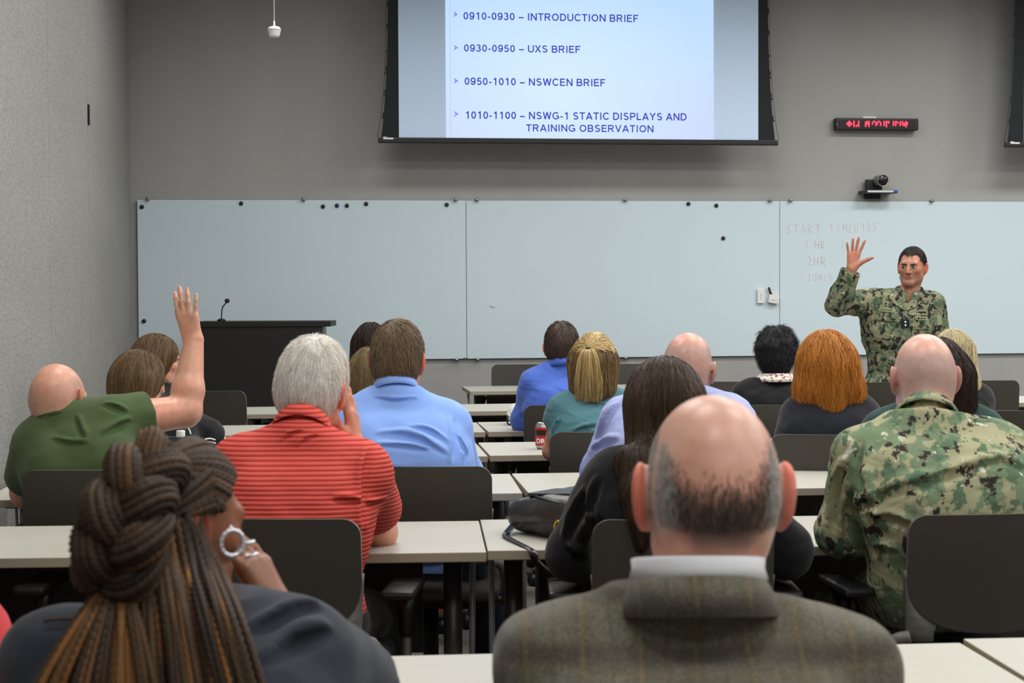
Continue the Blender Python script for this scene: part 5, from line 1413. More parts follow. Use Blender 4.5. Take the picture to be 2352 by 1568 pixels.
# ================================================================ the seated man in camouflage
c = person('person in camouflage uniform, shaved head, leaning at a table on the right', Z=4.42, top=(2122, 768), hs=1.0, pitch=8, shL=(1990, 1048, -.1), shR=(2300, 1050, -.1), elL=(1938, 1218, -.02), wrL=(2010, 1235, .22), elR=(2370, 1200, .0), chair='camo', hip=(2190, 1330, -.12), skin=(226, 176, 160), bulk=1.06, hunch=.06, nbd=(-.02, .0, .085), neck=.06, h=.0065, ear=1.05)
stubble(c, (166, 150, 146), .6, lambda q: sst(-.075, -.045, q[:, 2])*(1-sst(.035, .075, q[:, 2]))*sst(.06, .0, q[:, 1]))
finish(c)
garment(c, 'uniform_jacket', M['camo'], .024, h=.007, hem=.56, wrinkle=.006, wsc=3.5, neckcut=.0,
        creases=[([(1967, 1173), (1994, 1156), (2052, 1131), (2128, 1112), (2224, 1082), (2300, 1062), (2350, 1082)], .013), ([(1979, 1024), (1975, 1082), (1990, 1158), (2004, 1246)], .013), ([(1948, 1062), (1922, 1120), (1916, 1215)], .011), ([(2100, 1215), (2050, 1195), (2010, 1190)], .010), ([(2060, 1270), (2030, 1262), (2012, 1268)], .009), ([(1945, 1240), (1950, 1180), (1962, 1120)], .010)])
collar(c, 'jacket_collar', M['camo'], r=(.068, .066), ht=.05, fold=.047, flare=.014, lift=.0, gap=30)
trousers(c, M['camo'])

# ================================================================ the man in the lavender shirt
c = person('person in a lavender shirt with a shaved head and eyeglasses', Z=5.3, top=(1580, 765), hs=1.0, yaw=16, pitch=8, roll=3, shL=(1432, 968, -.04), shR=(1680, 965, -.04), elL=(1380, 1085, .05), wrL=(1440, 1080, .26), chair='lav', skin=(222, 164, 146), bulk=1.05, nbd=(0, 0, .085), hunch=.05)
stubble(c, (172, 152, 142), .7, lambda q: sst(-.085, -.05, q[:, 2])*(1-sst(.05, .1, q[:, 2]))*sst(.06, .0, q[:, 1]))
finish(c)
M['lav'] = cloth('lavender_shirt', (168, 178, 226), .8, .5, 8, (1, 1, 1.6), (0, .6, 0))
garment(c, 'shirt', M['lav'], .016, h=.006, wrinkle=.004, wsc=5, neckcut=.015, creases=[([(1420, 929), (1396, 963), (1370, 1013)], .010), ([(1420, 1013), (1390, 1020), (1364, 1034)], .010), ([(1415, 1047), (1390, 1056), (1368, 1068)], .009)])
collar(c, 'shirt_collar', M['lav'], r=(.063, .064), ht=.045, fold=.04, lift=.01, gap=25)
def glasses(c, m, full=True):
    t = MB()
    for x in (-1, 1): t.tube(np.array([c.hp(x*.071, .092, .006), c.hp(x*.081, .02, .008), c.hp(x*.083, -.012, .01), c.hp(x*.083, -.03, -.008)])-c.base, .0022, 6)
    o = t.build('eyeglasses', m, c.o)
    for x in (-1, 1):
        rg = [c.hp(x*.034+.025*math.cos(a), .108-.006*abs(math.cos(a)), .0+.018*math.sin(a)) for a in np.linspace(0, 2*PI, 21)]
        V, Q, cp = tube_arrays(np.array(rg), .0016, 6, False); part(c, 'lens_rim', V, Q, m, o)
    MB().tube(np.array([c.hp(-.01, .113, .004), c.hp(.01, .113, .004)])-c.base, .0016, 6).build('bridge', m, o)
M['gl_dark'] = mat('dark_spectacle_frame', (24, 22, 22), .3)
glasses(c, M['gl_dark'])
trousers(c, dark_tr)

# ================================================================ the far man in the strong blue shirt
c = person('person in a strong blue shirt with short dark hair, in the middle far row', Z=8.0, top=(1291, 744), hs=1.0, yaw=8, pitch=6, roll=-2, shL=(1228, 884, -.03), shR=(1358, 884, -.03), elL=(1207, 962, .03), wrL=(1215, 975, .2), chair='farblue', skin=(206, 142, 118), bulk=1.0, nbd=(0, 0, .08), h=.01)
finish(c)
M['dkbrown'] = hair_mat('dark_brown_cropped_hair', [(54, 40, 34), (74, 56, 48), (92, 72, 62)])
short_hair(c, M['dkbrown'], .007, 900, .018, .005, rad=.0016, ns=3, nape=-.068, front=.068, h_=0) if False else short_hair(c, M['dkbrown'], .007, 900, .018, .005, rad=.0016, ns=3, nape=-.068, front=.068)
M['str_blue'] = cloth('strong_blue_shirt', (78, 110, 202), .8, .5, 8, (1, 1, 1.6), (0, .5, 0))
garment(c, 'shirt', M['str_blue'], .018, h=.01, wrinkle=.005, wsc=5, neckcut=.015)
collar(c, 'shirt_collar', M['str_blue'], r=(.063, .064), ht=.045, fold=.04, lift=.012, gap=25)
yk = c.sm-F*.15; V = None
seam_line(c, 'back_pleat', [c.sm+R*.01-F*.16-U*.03, c.sm+R*.012-F*.17-U*.16], M['str_blue'], .004); seam_line(c, 'back_pleat', [c.sm+R*.05-F*.16-U*.03, c.sm+R*.05-F*.17-U*.12], M['str_blue'], .004)
trousers(c, dark_tr)

# ================================================================ the woman with the ponytail
c = person('person in a teal top with a blond half-up ponytail', Z=6.5, top=(1365, 772), hs=.96, yaw=10, pitch=6, fem=True, shL=(1292, 945, -.03), shR=(1440, 940, -.03), elL=(1268, 1035, .04), wrL=(1290, 1030, .22), chair='teal', skin=(214, 160, 136), nbd=(0, 0, .075), bulk=.98)
finish(c)
M['blond_under'] = hair_mat('dark_blond_hair', [(84, 66, 42), (112, 90, 56), (138, 112, 72), (70, 54, 36)], .42)
M['blond'] = hair_mat('streaked_blond_hair', [(120, 96, 56), (168, 138, 84), (196, 168, 110), (214, 190, 136), (144, 114, 68)])
tie = c.hp(-.008, -.112, .052)
dr = [((.05, -.05, 0), (.052, -.055, -.115), .05, .042), ((-.05, -.05, 0), (-.05, -.055, -.115), .05, .042), ((0, -.07, 0), (0, -.07, -.125), .055, .05)]
s = scalp(c, .012)
for q in dr: s.rc(c.hp(*q[0]), c.hp(*q[1]), q[2], q[3], .04)
full = S(); full.ops = list(s.ops); full.lo, full.hi = s.lo, s.hi
s.cut(c.hp(0, .03, 0), c.Rh @ np.array((0, 1, -.2))); s.cut(c.hp(0, -.05, -.16), -U, .02)
top_rt = roots_on(full, c, 1100, lambda q: (q[:, 2] > .035) & (q[:, 1] < .07), 2)
def to_tie(P, t):
    d = tie-P; return d/(np.linalg.norm(d, axis=-1, keepdims=True)+1e-6)
s1 = strands(full, top_rt, to_tie, .11, 8, .0014, (.001, .006), seed=2, lvar=.3)
low_rt = roots_on(full, c, 1300, lambda q: (q[:, 2] < .045) & (q[:, 2] > -.08) & (q[:, 1] < .035), 3)
s2 = strands(full, low_rt, flow(c, (0, -.03, .1)), .17, 10, .0014, (0, .006), seed=3, wob=.15)
hair_part(c, M['blond_under'], s, [s2]); V, Q = s1; part(c, 'swept_hair', V, Q, M['blond'])
rs_ = np.random.RandomState(8); n_ = 1500; tt = np.linspace(0, 1, 14); ab = rs_.normal(size=(n_, 2))*.5; ab /= np.maximum(1, np.linalg.norm(ab, axis=1, keepdims=True))
ctr = bez([tie, tie-c.Rh[:, 1]*.026-U*.012, tie-c.Rh[:, 1]*.034-U*.07, tie-c.Rh[:, 1]*.03-U*.14, tie-c.Rh[:, 1]*.022-U*.185], 16); ctr = np.stack([np.interp(tt, np.linspace(0, 1, len(ctr)), ctr[:, k]) for k in range(3)], 1)
wd_ = np.interp(tt, [0, .12, .4, .75, 1], [.008, .02, .042, .056, .05]); dp = np.interp(tt, [0, .2, .6, 1], [.008, .018, .024, .016])
Pt = ctr[None]+(ab[:, 0, None]*wd_[None])[..., None]*c.Rh[:, 0]+(ab[:, 1, None]*dp[None])[..., None]*c.Rh[:, 1]
Pt = Pt+(np.sin(tt[None]*9+rs_.rand(n_, 1)*6)*.004*tt[None])[..., None]*c.Rh[:, 0]-U*(rs_.rand(n_, 1)*.03*tt[None]**2)[..., None]
V, Q = tubes(Pt, .0009, .4, 3, rs_); part(c, 'ponytail', V, Q, M['blond'])
e = S(); e.el(tie-c.Rh[:, 1]*.004, (.016, .016, .011), rot=c.Rh); V, Q = e.mesh(.004); part(c, 'hair_tie', V, Q, M['black'])
M['teal'] = cloth('teal_top', (78, 122, 130), .85, .5, 8, (1, 1, 1.6), (0, .5, 0))
garment(c, 'top', M['teal'], .014, (.32, .32), h=.006, wrinkle=.004, wsc=5, neckcut=.0, creases=[([(1285, 965), (1279, 980), (1274, 992)], .008), ([(1320, 992), (1345, 984), (1370, 978)], .007), ([(1330, 930), (1360, 925), (1395, 930)], .006)])
trousers(c, dark_tr)

# ================================================================ long brown hair, black blazer
c = person('person in a black blazer with very long brown hair, handbag on her table', Z=4.25, top=(1525, 836), hs=.98, yaw=-4, pitch=8, fem=True, shL=(1405, 1112, -.06), shR=(1668, 1120, -.06), elL=(1318, 1270, .0), wrL=(1400, 1250, .24), elR=(1805, 1262, .02), wrR=(1740, 1245, .24), chair='blazer', skin=(210, 156, 132), nbd=(0, 0, .08), bulk=1.02, h=.009, arm=1.15)
finish(c)
M['longbrown'] = hair_mat('long_brown_hair', [(46, 34, 24), (66, 48, 32), (84, 62, 40), (58, 44, 30), (40, 30, 24)], .35)
M['blackwool'] = cloth('black_blazer', (19, 19, 22), .9, .3, 6)
garment(c, 'blazer', M['blackwool'], .022, h=.007, wrinkle=.004, wsc=4, neckcut=.0, creases=[([(1352, 1130), (1330, 1180), (1305, 1235)], .012), ([(1380, 1190), (1350, 1230), (1330, 1290)], .011), ([(1300, 1260), (1325, 1275), (1350, 1280)], .010), ([(1380, 1100), (1365, 1150), (1362, 1200)], .010)])
def on_back(px, py, off=.012):
    d = nrm(at(px, py, 2.0)-CAMP); p = (CAMP+d*(c.Z-.6)).astype(np.float32)
    for _ in range(80): p = p+(d*float(c.g(p[None])[0])*.8).astype(np.float32)
    return p.astype(float)-F*off
lq = [on_back(1452, 1065), on_back(1462, 1130), on_back(1468, 1190), on_back(1472, 1250)]; lq2 = [on_back(1500, 1065), on_back(1496, 1140), on_back(1490, 1200)]
def tail(s):
    s.rc(c.hp(-.04, -.065, -.15), lq[0], .048, .032, .04); s.path(lq, [.036, .03, .022, .012], .03); s.rc(c.hp(.0, -.07, -.16), lq2[0], .05, .036, .04); s.path(lq2, [.036, .03, .02], .03)
drape(c, M['longbrown'], [((.03, -.05, .0), (.03, -.065, -.17), .065, .06), ((-.05, -.05, 0), (-.05, -.065, -.17), .055, .055), ((0, 0, .03), (0, -.02, -.05), .08, .075)], .012, 2600, .46, .0012, crown=(0, .03, .115), cuty=.035, nseg=18, a=10, h=.008, extra=tail)
trousers(c, black_tr)

# ================================================================ short black curls, floral collar
c = person('person with short black curly hair, floral collar and black sweater', Z=7.9, top=(1786, 764), hs=.97, yaw=22, pitch=6, fem=True, shL=(1715, 908, -.02), shR=(1850, 912, -.02), chair='curly', skin=(74, 48, 38), nbd=(0, 0, .075), h=.01, bulk=1.05)
finish(c)
M['blackcurl'] = hair_mat('black_curls', [(16, 15, 17), (28, 26, 30), (10, 9, 10), (52, 50, 54)], .35, .5)
def curls(s):
    rs = np.random.RandomState(4)
    for k in range(30):
        a = rs.rand()*2*PI; z = rs.uniform(.0, .11); r = .083*math.sqrt(max(0.05, 1-(z/.12)**2)); s.el(c.hp(r*math.cos(a), -.02+r*1.15*math.sin(a), .015+z), (.022,)*3, .012)
short_hair(c, M['blackcurl'], .014, 1300, .05, .018, nape=-.07, front=.06, rad=.0016, top=.016, extra=curls, wob=1.3, ns=8)
garment(c, 'sweater', cloth('black_sweater', (17, 18, 21), .9, .3, 6), .018, h=.01, wrinkle=.004, wsc=5, neckcut=-.01)
def floral():
    m, nt, b = newmat('floral_print'); n = N_(nt, 'ShaderNodeTexVoronoi', Scale=55.0); nt.links.new(coord(nt), n.inputs['Vector'])
    r = ramp(nt, [(0, srgb(150, 40, 80)), (.22, srgb(214, 120, 150)), (.34, srgb(120, 110, 60)), (.42, srgb(240, 236, 226))], 'CONSTANT'); nt.links.new(n.outputs['Distance'], r.inputs['Fac']); nt.links.new(r.outputs['Color'], b.inputs['Base Color']); b.inputs['Roughness'].default_value = .8; return m
collar(c, 'blouse_collar', floral(), r=(.066, .064), ht=.044, fold=.042, flare=.03, lift=.0, gap=30)
e = S(); e.el(c.hp(.087, .0, -.042), (.004,)*3); V, Q = e.mesh(.0015); part(c, 'earring', V, Q, M['chrome'])
trousers(c, black_tr)

# ================================================================ red hair
c = person('person with big wavy ginger red hair and a navy blazer', Z=6.4, top=(1896, 778), hs=.98, yaw=-2, pitch=4, fem=True, shL=(1838, 958, -.02), shR=(1974, 955, -.02), chair='redhair', skin=(220, 166, 142), nbd=(0, 0, .075), bulk=1.1, arm=1.1)
finish(c)
M['ginger'] = hair_mat('ginger_hair', [(132, 72, 18), (176, 102, 28), (200, 126, 42), (214, 150, 64), (152, 86, 24)], .4)
drape(c, M['ginger'], [((.05, -.04, .02), (.07, -.05, -.1), .06, .06), ((-.05, -.04, .02), (-.065, -.05, -.1), .06, .06), ((.07, -.05, -.1), (.1, -.05, -.148), .05, .028), ((-.065, -.05, -.1), (-.088, -.05, -.148), .05, .028), ((0, -.08, 0), (0, -.09, -.16), .055, .045), ((0, -.02, .05), (0, -.03, 0), .085, .09)], .016, 2600, .27, .0014, crown=(0, .0, .12), cuty=.04, nseg=12, wob=.35, lift=.012, off=(0, .012), a=12)
garment(c, 'blazer', cloth('navy_blazer', (22, 24, 32), .9, .3, 6), .022, wrinkle=.004, wsc=4, neckcut=.0)
trousers(c, dark_tr)

# ================================================================ dark green top, dark hair
c = person('person in a dark green top with dark brown hair, half hidden by the camouflage man', Z=5.35, top=(2152, 790), hs=.97, yaw=8, pitch=6, fem=True, shL=(2035, 995, -.02), shR=(2250, 990, -.02), elL=(1985, 1085, .03), chair='greentop', skin=(206, 150, 126), nbd=(0, 0, .08), h=.01, bulk=1.08, arm=1.15)
finish(c)
M['darkhair'] = hair_mat('dark_brown_hair', [(40, 28, 24), (58, 40, 32), (32, 22, 20)], .4)
drape(c, M['darkhair'], [((.05, -.03, .0), (.07, -.04, -.16), .065, .045), ((-.05, -.03, 0), (-.065, -.04, -.16), .065, .045), ((0, -.07, 0), (0, -.08, -.17), .055, .05)], .018, 1200, .28, .0015, cuty=.04, wob=.25, lift=.008)
garment(c, 'top', cloth('dark_green_top', (22, 58, 52), .9, .35, 6), .018, h=.01, wrinkle=.004, wsc=4, neckcut=.0)
trousers(c, black_tr)

# ================================================================ grey and blond hair
c = person('person with long straight grey and blond hair, in front of the officer', Z=8.0, top=(2188, 764), hs=.97, yaw=14, pitch=6, fem=True, shL=(2128, 912, -.02), shR=(2250, 915, -.02), chair='blond', skin=(222, 172, 150), nbd=(0, 0, .075), h=.01)
finish(c)
M['ashblond'] = hair_mat('ash_and_blond_hair', [(150, 140, 122), (196, 178, 128), (226, 208, 150), (134, 124, 110), (236, 222, 176)], .4)
drape(c, M['ashblond'], [((.055, -.02, .02), (.085, -.035, -.16), .055, .045), ((-.05, -.02, 0), (-.06, -.04, -.18), .055, .04), ((0, -.07, 0), (0, -.08, -.2), .055, .04), ((.085, -.035, -.16), (.1, -.04, -.235), .04, .028)], .014, 1500, .36, .0016, crown=(-.01, .0, .115), cuty=.04, nseg=12, wob=.1)
garment(c, 'top', cloth('black_top', (20, 20, 23), .9, .3, 6), .018, h=.01, wrinkle=.004, neckcut=.0)
trousers(c, dark_tr)

# ================================================================ brown hair, glasses, black hoodie
c = person('person in a black hoodie with white cords, brown hair and glasses', Z=6.5, top=(321, 814), hs=.96, yaw=42, pitch=6, fem=True, shL=(262, 985, -.04), shR=(412, 968, .06), elR=(458, 994, .1), wrR=(506, 1012, .16), chair='bottle', skin=(222, 168, 148), nbd=(0, 0, .075), h=.008)
finish(c)
M['brownlong'] = hair_mat('light_brown_long_hair', [(82, 62, 40), (110, 86, 56), (130, 104, 68), (70, 52, 36), (148, 120, 80)], .4)
drape(c, M['brownlong'], [((.05, -.035, .0), (.05, -.04, -.14), .055, .045), ((-.05, -.03, 0), (-.055, -.04, -.16), .055, .045), ((0, -.07, 0), (0, -.08, -.16), .055, .05)], .014, 1600, .28, .0014, crown=(.0, .02, .115), cuty=.035, wob=.12)
M['glmetal'] = mat('thin_metal_frame', (120, 100, 80), .3, .6); glasses(c, M['glmetal'])
M['hoodie'] = cloth('black_hoodie', (22, 22, 26), .9, .4, 7)
garment(c, 'hoodie', M['hoodie'], .022, wrinkle=.005, neckcut=.0)
hd = S(); hd.path([c.nb+Lc(-.09, .02, .0), c.nb+Lc(-.05, -.085, -.02), c.nb+Lc(.05, -.085, -.02), c.nb+Lc(.1, .03, .0)], [.03, .04, .04, .03], .03); V, Q = hd.mesh(.009); part(c, 'hood', V, Q, cloth('grey_hood_lining', (70, 70, 74)))
def on_front(px, py, off=.006):
    d = nrm(at(px, py, 2.0)-CAMP); p = (CAMP+d*(c.Z-1.0)).astype(np.float32)
    for _ in range(90): p = p+(d*min(float(c.g(p[None])[0])*.8, .1)).astype(np.float32)
    p = p.astype(float)
    return p-d*off if np.linalg.norm(p-c.hc) < 1 else at(px, py, c.Z)
for q in ([(430, 943), (433, 952), (437, 964)], [(419, 967), (427, 963), (429, 970), (424, 977), (434, 986), (438, 997)]):
    V, Q, cp = tube_arrays(bez([on_front(*k) for k in q], 16), .0036, 6, False); part(c, 'hood_cord', V, Q, M['white'])
for q in ([(470, 1009), (482, 1007), (494, 1010)], [(472, 1016), (484, 1015), (495, 1018)]):
    V, Q, cp = tube_arrays(bez([on_front(*k) for k in q], 12), .0036, 6, False); part(c, 'cuff_stripe', V, Q, M['white'])
trousers(c, navy_tr)

# ================================================================ profile at the left
c = person('person in profile with brown highlighted hair, beside the raised arm', Z=7.6, top=(362, 774), hs=.98, yaw=66, pitch=4, fem=True, shL=(330, 925, -.1), shR=(400, 925, .12), chair='profile', skin=(220, 164, 142), nbd=(0, 0, .075), h=.008)
finish(c); eyes_for(c, brow=M['dkbrown'])
drape(c, M['brownlong'], [((.055, -.03, .0), (.05, -.03, -.16), .045, .04), ((-.05, -.03, 0), (-.055, -.03, -.16), .05, .04), ((0, -.07, 0), (0, -.075, -.17), .05, .045)], .012, 1500, .28, .0015, crown=(.0, .05, .11), cuty=.03, wob=.1, cutslope=-.45)
garment(c, 'top', cloth('black_knit', (24, 24, 27), .9, .3, 6), .018, h=.01, neckcut=.0)
trousers(c, dark_tr)

# ================================================================ long straight light brown hair
c = person('person with straight light brown hair, between the white-haired and brown-haired men', Z=6.7, top=(852, 804), hs=.95, yaw=4, pitch=6, fem=True, shL=(785, 968, -.02), shR=(918, 968, -.02), chair='longhair', knee=.24, skin=(216, 162, 138), nbd=(0, 0, .075), h=.011)
finish(c)
M['lightlong'] = hair_mat('straight_light_brown_hair', [(104, 86, 56), (140, 118, 80), (120, 100, 66), (84, 68, 46)], .38)
drape(c, M['lightlong'], [((.05, -.035, .0), (.05, -.04, -.2), .055, .045), ((-.05, -.03, 0), (-.055, -.04, -.2), .055, .045), ((0, -.07, 0), (0, -.08, -.24), .055, .05)], .01, 1300, .34, .0015, crown=(.0, -.02, .115), cuty=.035)
garment(c, 'top', cloth('grey_top', (60, 62, 66), .9, .3, 6), .016, h=.011, neckcut=.0)
trousers(c, dark_tr, shoe=red_shoe)

# ================================================================ farthest dark wavy hair
c = person('person with dark wavy hair in the far row by the lectern', Z=9.1, top=(852, 747), hs=.98, yaw=0, pitch=4, fem=True, shL=(800, 885, -.02), shR=(900, 885, -.02), chair='curlfar', skin=(200, 146, 120), nbd=(0, 0, .075), h=.011)
finish(c)
drape(c, M['darkhair'], [((.05, -.035, .0), (.07, -.03, -.16), .055, .045), ((-.05, -.03, 0), (-.075, -.03, -.16), .055, .045), ((0, -.07, 0), (0, -.08, -.18), .055, .05)], .014, 1000, .3, .0018, wob=.6, cuty=.035)
garment(c, 'top', cloth('brown_top', (52, 44, 40), .9, .3, 6), .016, h=.011, neckcut=.0)
trousers(c, dark_tr)

# ================================================================ red sleeve at the left edge
c = person('person at the left edge of whom only a red sleeve shows', Z=2.45, top=(-260, 1010), hs=1.0, shL=(-470, 1420, -.03), shR=(-112, 1455, -.03), elR=(-42, 1585, .1), wrR=(-80, 1660, .3), chair='redsleeve', skin=(214, 160, 136), h=.01)
finish(c)
short_hair(c, M['brown_hair'], .01, 700, .03, .008)
garment(c, 'shirt', cloth('red_shirt', (206, 52, 58), .85, .4, 6), .014, ('long', .95), h=.01, wrinkle=.003)
trousers(c, navy_tr)
# ================================================================ the woman with braids, foreground left
c = person('person with long brown braids in a bun, hoop earring and dark navy top', Z=2.24, top=(397, 1024), hs=.93, yaw=47, pitch=8, fem=True, shL=(150, 1520, -.02), shR=(692, 1518, .02), elL=(70, 1690, .1), elR=(800, 1600, .16), wrR=(640, 1410, .17), chair='braid', skin=(138, 88, 60), nbd=(.0, .01, .065), bulk=1.0, h=.006, arm=1.15, ear=1.45,
           handR=(U-R*.5-F*.02, -R*.5+F*.3-U*.3, -F+R*.1, dict(spread=(8, 3, -3, -10), curl=(18, 22, 26, 30))))
finish(c); BZ = c.Z
M['navy_top'] = cloth('dark_navy_top', (40, 45, 56), .8, .3, 5, (1, 1, 1.2), (0, -.6, 0))
garment(c, 'top', M['navy_top'], .02, ('long', .95), h=.007, wrinkle=.004, wsc=3.5, neckcut=-.01,
        creases=[([(575, 1462), (630, 1436), (690, 1405), (740, 1398)], .009), ([(620, 1530), (690, 1480), (760, 1455)], .010)])
trousers(c, dark_tr)
M['braid'] = hair_mat('brown_braided_hair', [(46, 36, 28), (60, 46, 34), (76, 58, 42), (52, 41, 33), (86, 64, 42), (40, 31, 25), (96, 68, 40)], .6, .25)
M['braid_gold'] = hair_mat('golden_brown_braids', [(78, 58, 38), (132, 86, 42), (100, 70, 40), (64, 48, 34), (146, 98, 50), (84, 62, 42)], .58, .25)
M['braid_core'] = mat('dark_hair_core', (44, 34, 27), .8, var=.3, vscale=90, stretch=(1, 1, .3))
def plait(P, r, pitch=.011, amp=.2, seg=7, ph=0.0):
    """thin plaited strand: a tube with a woven, lobed surface"""
    P = np.asarray(P); L = np.concatenate([[0], np.cumsum(np.linalg.norm(np.diff(P, axis=0), axis=1))]); n = max(6, int(L[-1]/(pitch/3.4)))
    q = np.linspace(0, L[-1], n); P = np.stack([np.interp(q, L, P[:, k]) for k in range(3)], 1)
    T, N, B = frames(P); a = np.linspace(0, 2*PI, seg, endpoint=False); rr = np.interp(q, L, np.broadcast_to(r, L.shape)) if np.ndim(r) else np.full(n, r)
    R_ = rr[:, None]*(1+amp*np.sin(2*PI*q[:, None]/pitch+2*a[None]+ph))
    V = (P[:, None]+R_[..., None]*(np.cos(a)[None, :, None]*N[:, None]+np.sin(a)[None, :, None]*B[:, None])).reshape(-1, 3)
    i = np.arange(n-1)[:, None]*seg; k = np.arange(seg)[None]; k2 = (k+1) % seg
    return V, np.stack([i+k, i+k2, i+seg+k2, i+seg+k], -1).reshape(-1, 4)
rb = np.random.RandomState(11)
A3 = lambda x, y, dz=0.0: at(x, y, BZ+dz)
s = scalp(c, .004); full = S(); full.ops = list(s.ops); full.lo, full.hi = s.lo, s.hi
hair_cut(s, c, -.085, .045, .55)
V, Q = s.mesh(.006); part(c, 'scalp_hair', V, Q, M['braid_core'])
# plaits drawn back over the skull to the crown
start = A3(356, 1056, -.1)
def to_pt(pt):
    def f(P, t):
        d = pt-P; return d/(np.linalg.norm(d, axis=-1, keepdims=True)+1e-6)
    return f
def trace(f, p, field, L, n=14, off=.004):
    p = np.array(p, dtype=np.float32)[None]; out = []
    for i in range(n+1):
        g = f.grad(p); p = p-g*(f(p)-off)[:, None]; out.append(p[0].astype(float))
        v = field(p, i/n); v = v-g*np.sum(v*g, -1, keepdims=True); p = p+v/(np.linalg.norm(v)+1e-9)*(L/n)
    return np.array(out)
parts = []
def line_roots(q0, q1, n):
    return [c.hp(*(np.array(q0)+(np.array(q1)-np.array(q0))*t)) for t in np.linspace(0, 1, n)]
for p in line_roots((-.02, .085, .075), (.07, .06, .075), 12)+line_roots((.07, .06, .075), (.09, .03, .03), 13)+line_roots((.09, .03, .03), (.09, .01, .03), 4):
    d = np.linalg.norm(p-start); parts.append(plait(trace(full, p, to_pt(start), d*1.12, 14, .006+.004*rb.rand()),   .0050, ph=rb.rand()*6))
for k, p in enumerate(line_roots((.06, .075, .085), (-.04, .08, .085), 10)):
    d = np.linalg.norm(p-start); parts.append(plait(trace(full, p, to_pt(start), d*1.1, 14, .008+.004*rb.rand()), .0054, ph=rb.rand()*6))
V, Q = join(parts); part(c, 'crown_plaits', V, Q, M['braid'])
# the band of plaits wrapped from above the ear round the back
parts = []; wend = A3(318, 1222, -.13)
for p in line_roots((.088, .004, .030), (.078, .0, .085), 18):
    d = np.linalg.norm(p-wend); parts.append(plait(trace(full, p, to_pt(wend), d*1.2, 16, .012+.005*rb.rand()), .0048, ph=rb.rand()*6))
V, Q = join(parts); part(c, 'wrapped_plaits', V, Q, M['braid'])
# loose plaits hanging down the back
parts = []; gold = []
bs = S(); torso_sdf(bs, c, .03)
for k in range(96):
    u = rb.rand(); lay = k % 3
    x0 = 318+138*u; y0 = 1205-25*u+rb.uniform(-8, 8); x1 = 345+268*u+rb.uniform(-16, 16)-8
    z0 = -.125+.10*u**2-.012*lay; 
    pts = [A3(x0, y0, z0), A3(x0+(x1-x0)*.25, y0+110, z0-.012), A3(x0+(x1-x0)*.6, y0+240, -.165-.012*lay), A3(x1, 1620, -.19-.013*lay), A3(x1+(x1-x0)*.2, 1760, -.19-.013*lay)]
    P = bez(pts, 30); P = P+np.stack([.003*np.sin(np.linspace(0, 5, len(P))+rb.rand()*6)]*3, 1)*rb.normal(size=3)
    for _ in range(2):
        dd = bs(P.astype(np.float32)); g_ = bs.grad(P.astype(np.float32)); P = P+g_*np.maximum(.004+.004*lay-dd, 0)[:, None]
    (gold if rb.rand() < .12 else parts).append(plait(P, .0043+.0010*rb.rand(), ph=rb.rand()*6))
V, Q = join(parts); part(c, 'loose_plaits', V, Q, M['braid']); V, Q = join(gold); part(c, 'golden_plaits', V, Q, M['braid_gold'])
# the thick braid: three ropes, each a twisted bundle of plaits
cl = bez([A3(376, 1046, -.07), A3(342, 1078, -.12), A3(308, 1128, -.155), A3(288, 1190, -.17), A3(277, 1250, -.165), A3(268, 1310, -.15), A3(262, 1345, -.14)], 60)
T, N, B = frames(cl); n = len(cl); tt = np.linspace(0, 1, n)
ux = np.cross(T, F); ux /= np.linalg.norm(ux, axis=1, keepdims=True); uz = np.cross(ux, T)
wid = .030*np.interp(tt, [0, .15, .55, .85, 1], [.8, 1.0, 1.15, 1.1, .25]); rr = .0245*np.interp(tt, [0, .15, .6, .88, 1], [.7, .95, 1.15, 1.05, .35])
for r_ in range(3):
    ph = 2*PI*r_/3; w_ = 2*PI*1.55*tt+ph+.6
    path = cl+ux*(wid*np.sin(w_))[:, None]+uz*(.62*wid*np.sin(2*w_))[:, None]
    T2, N2, B2 = frames(path); parts = []
    for j in range(15):
        if j == 0: o_ = 0*path; q = .72
        else: a = 2*PI*j/14+tt*4.5+r_; o_ = (np.cos(a)[:, None]*N2+np.sin(a)[:, None]*B2)*(rr*.80*(1+.06*math.sin(j*2.4)))[:, None]; q = .25
        parts.append(plait(path+o_, rr*q, pitch=.008, amp=.22, seg=7, ph=rb.rand()*6))
    V, Q = join(parts); part(c, 'braid_rope', V, Q, M['braid'] if r_ else M['braid_gold'] if False else M['braid'])
bd = S(); bd.el(A3(264, 1338, -.14), (.026, .024, .012)); bd.el(A3(300, 1352, -.13), (.022, .022, .014)); V, Q = bd.mesh(.004); part(c, 'hair_band', V, Q, M['black'])
# the fan of plaits below the band
parts = []; gold = []
for k in range(70):
    u = rb.rand(); lay = k % 3; x0 = 236+62*u+rb.uniform(-4, 4); x1 = 78+285*u+rb.uniform(-12, 12)
    P = bez([A3(x0, 1346, -.14-.008*lay), A3(x0+(x1-x0)*.3, 1408, -.165-.01*lay), A3(x0+(x1-x0)*.65, 1490, -.185-.01*lay), A3(x1, 1590, -.20-.01*lay), A3(x1+(x1-x0)*.25, 1720, -.2-.01*lay)], 30)
    for _ in range(2):
        dd = bs(P.astype(np.float32)); g_ = bs.grad(P.astype(np.float32)); P = P+g_*np.maximum(.004+.004*lay-dd, 0)[:, None]
    (parts if rb.rand() < .4 else gold).append(plait(P, .0040+.0012*rb.rand(), ph=rb.rand()*6))
V, Q = join(gold); part(c, 'golden_plaits', V, Q, M['braid_gold']); V, Q = join(parts); part(c, 'loose_plaits', V, Q, M['braid'])
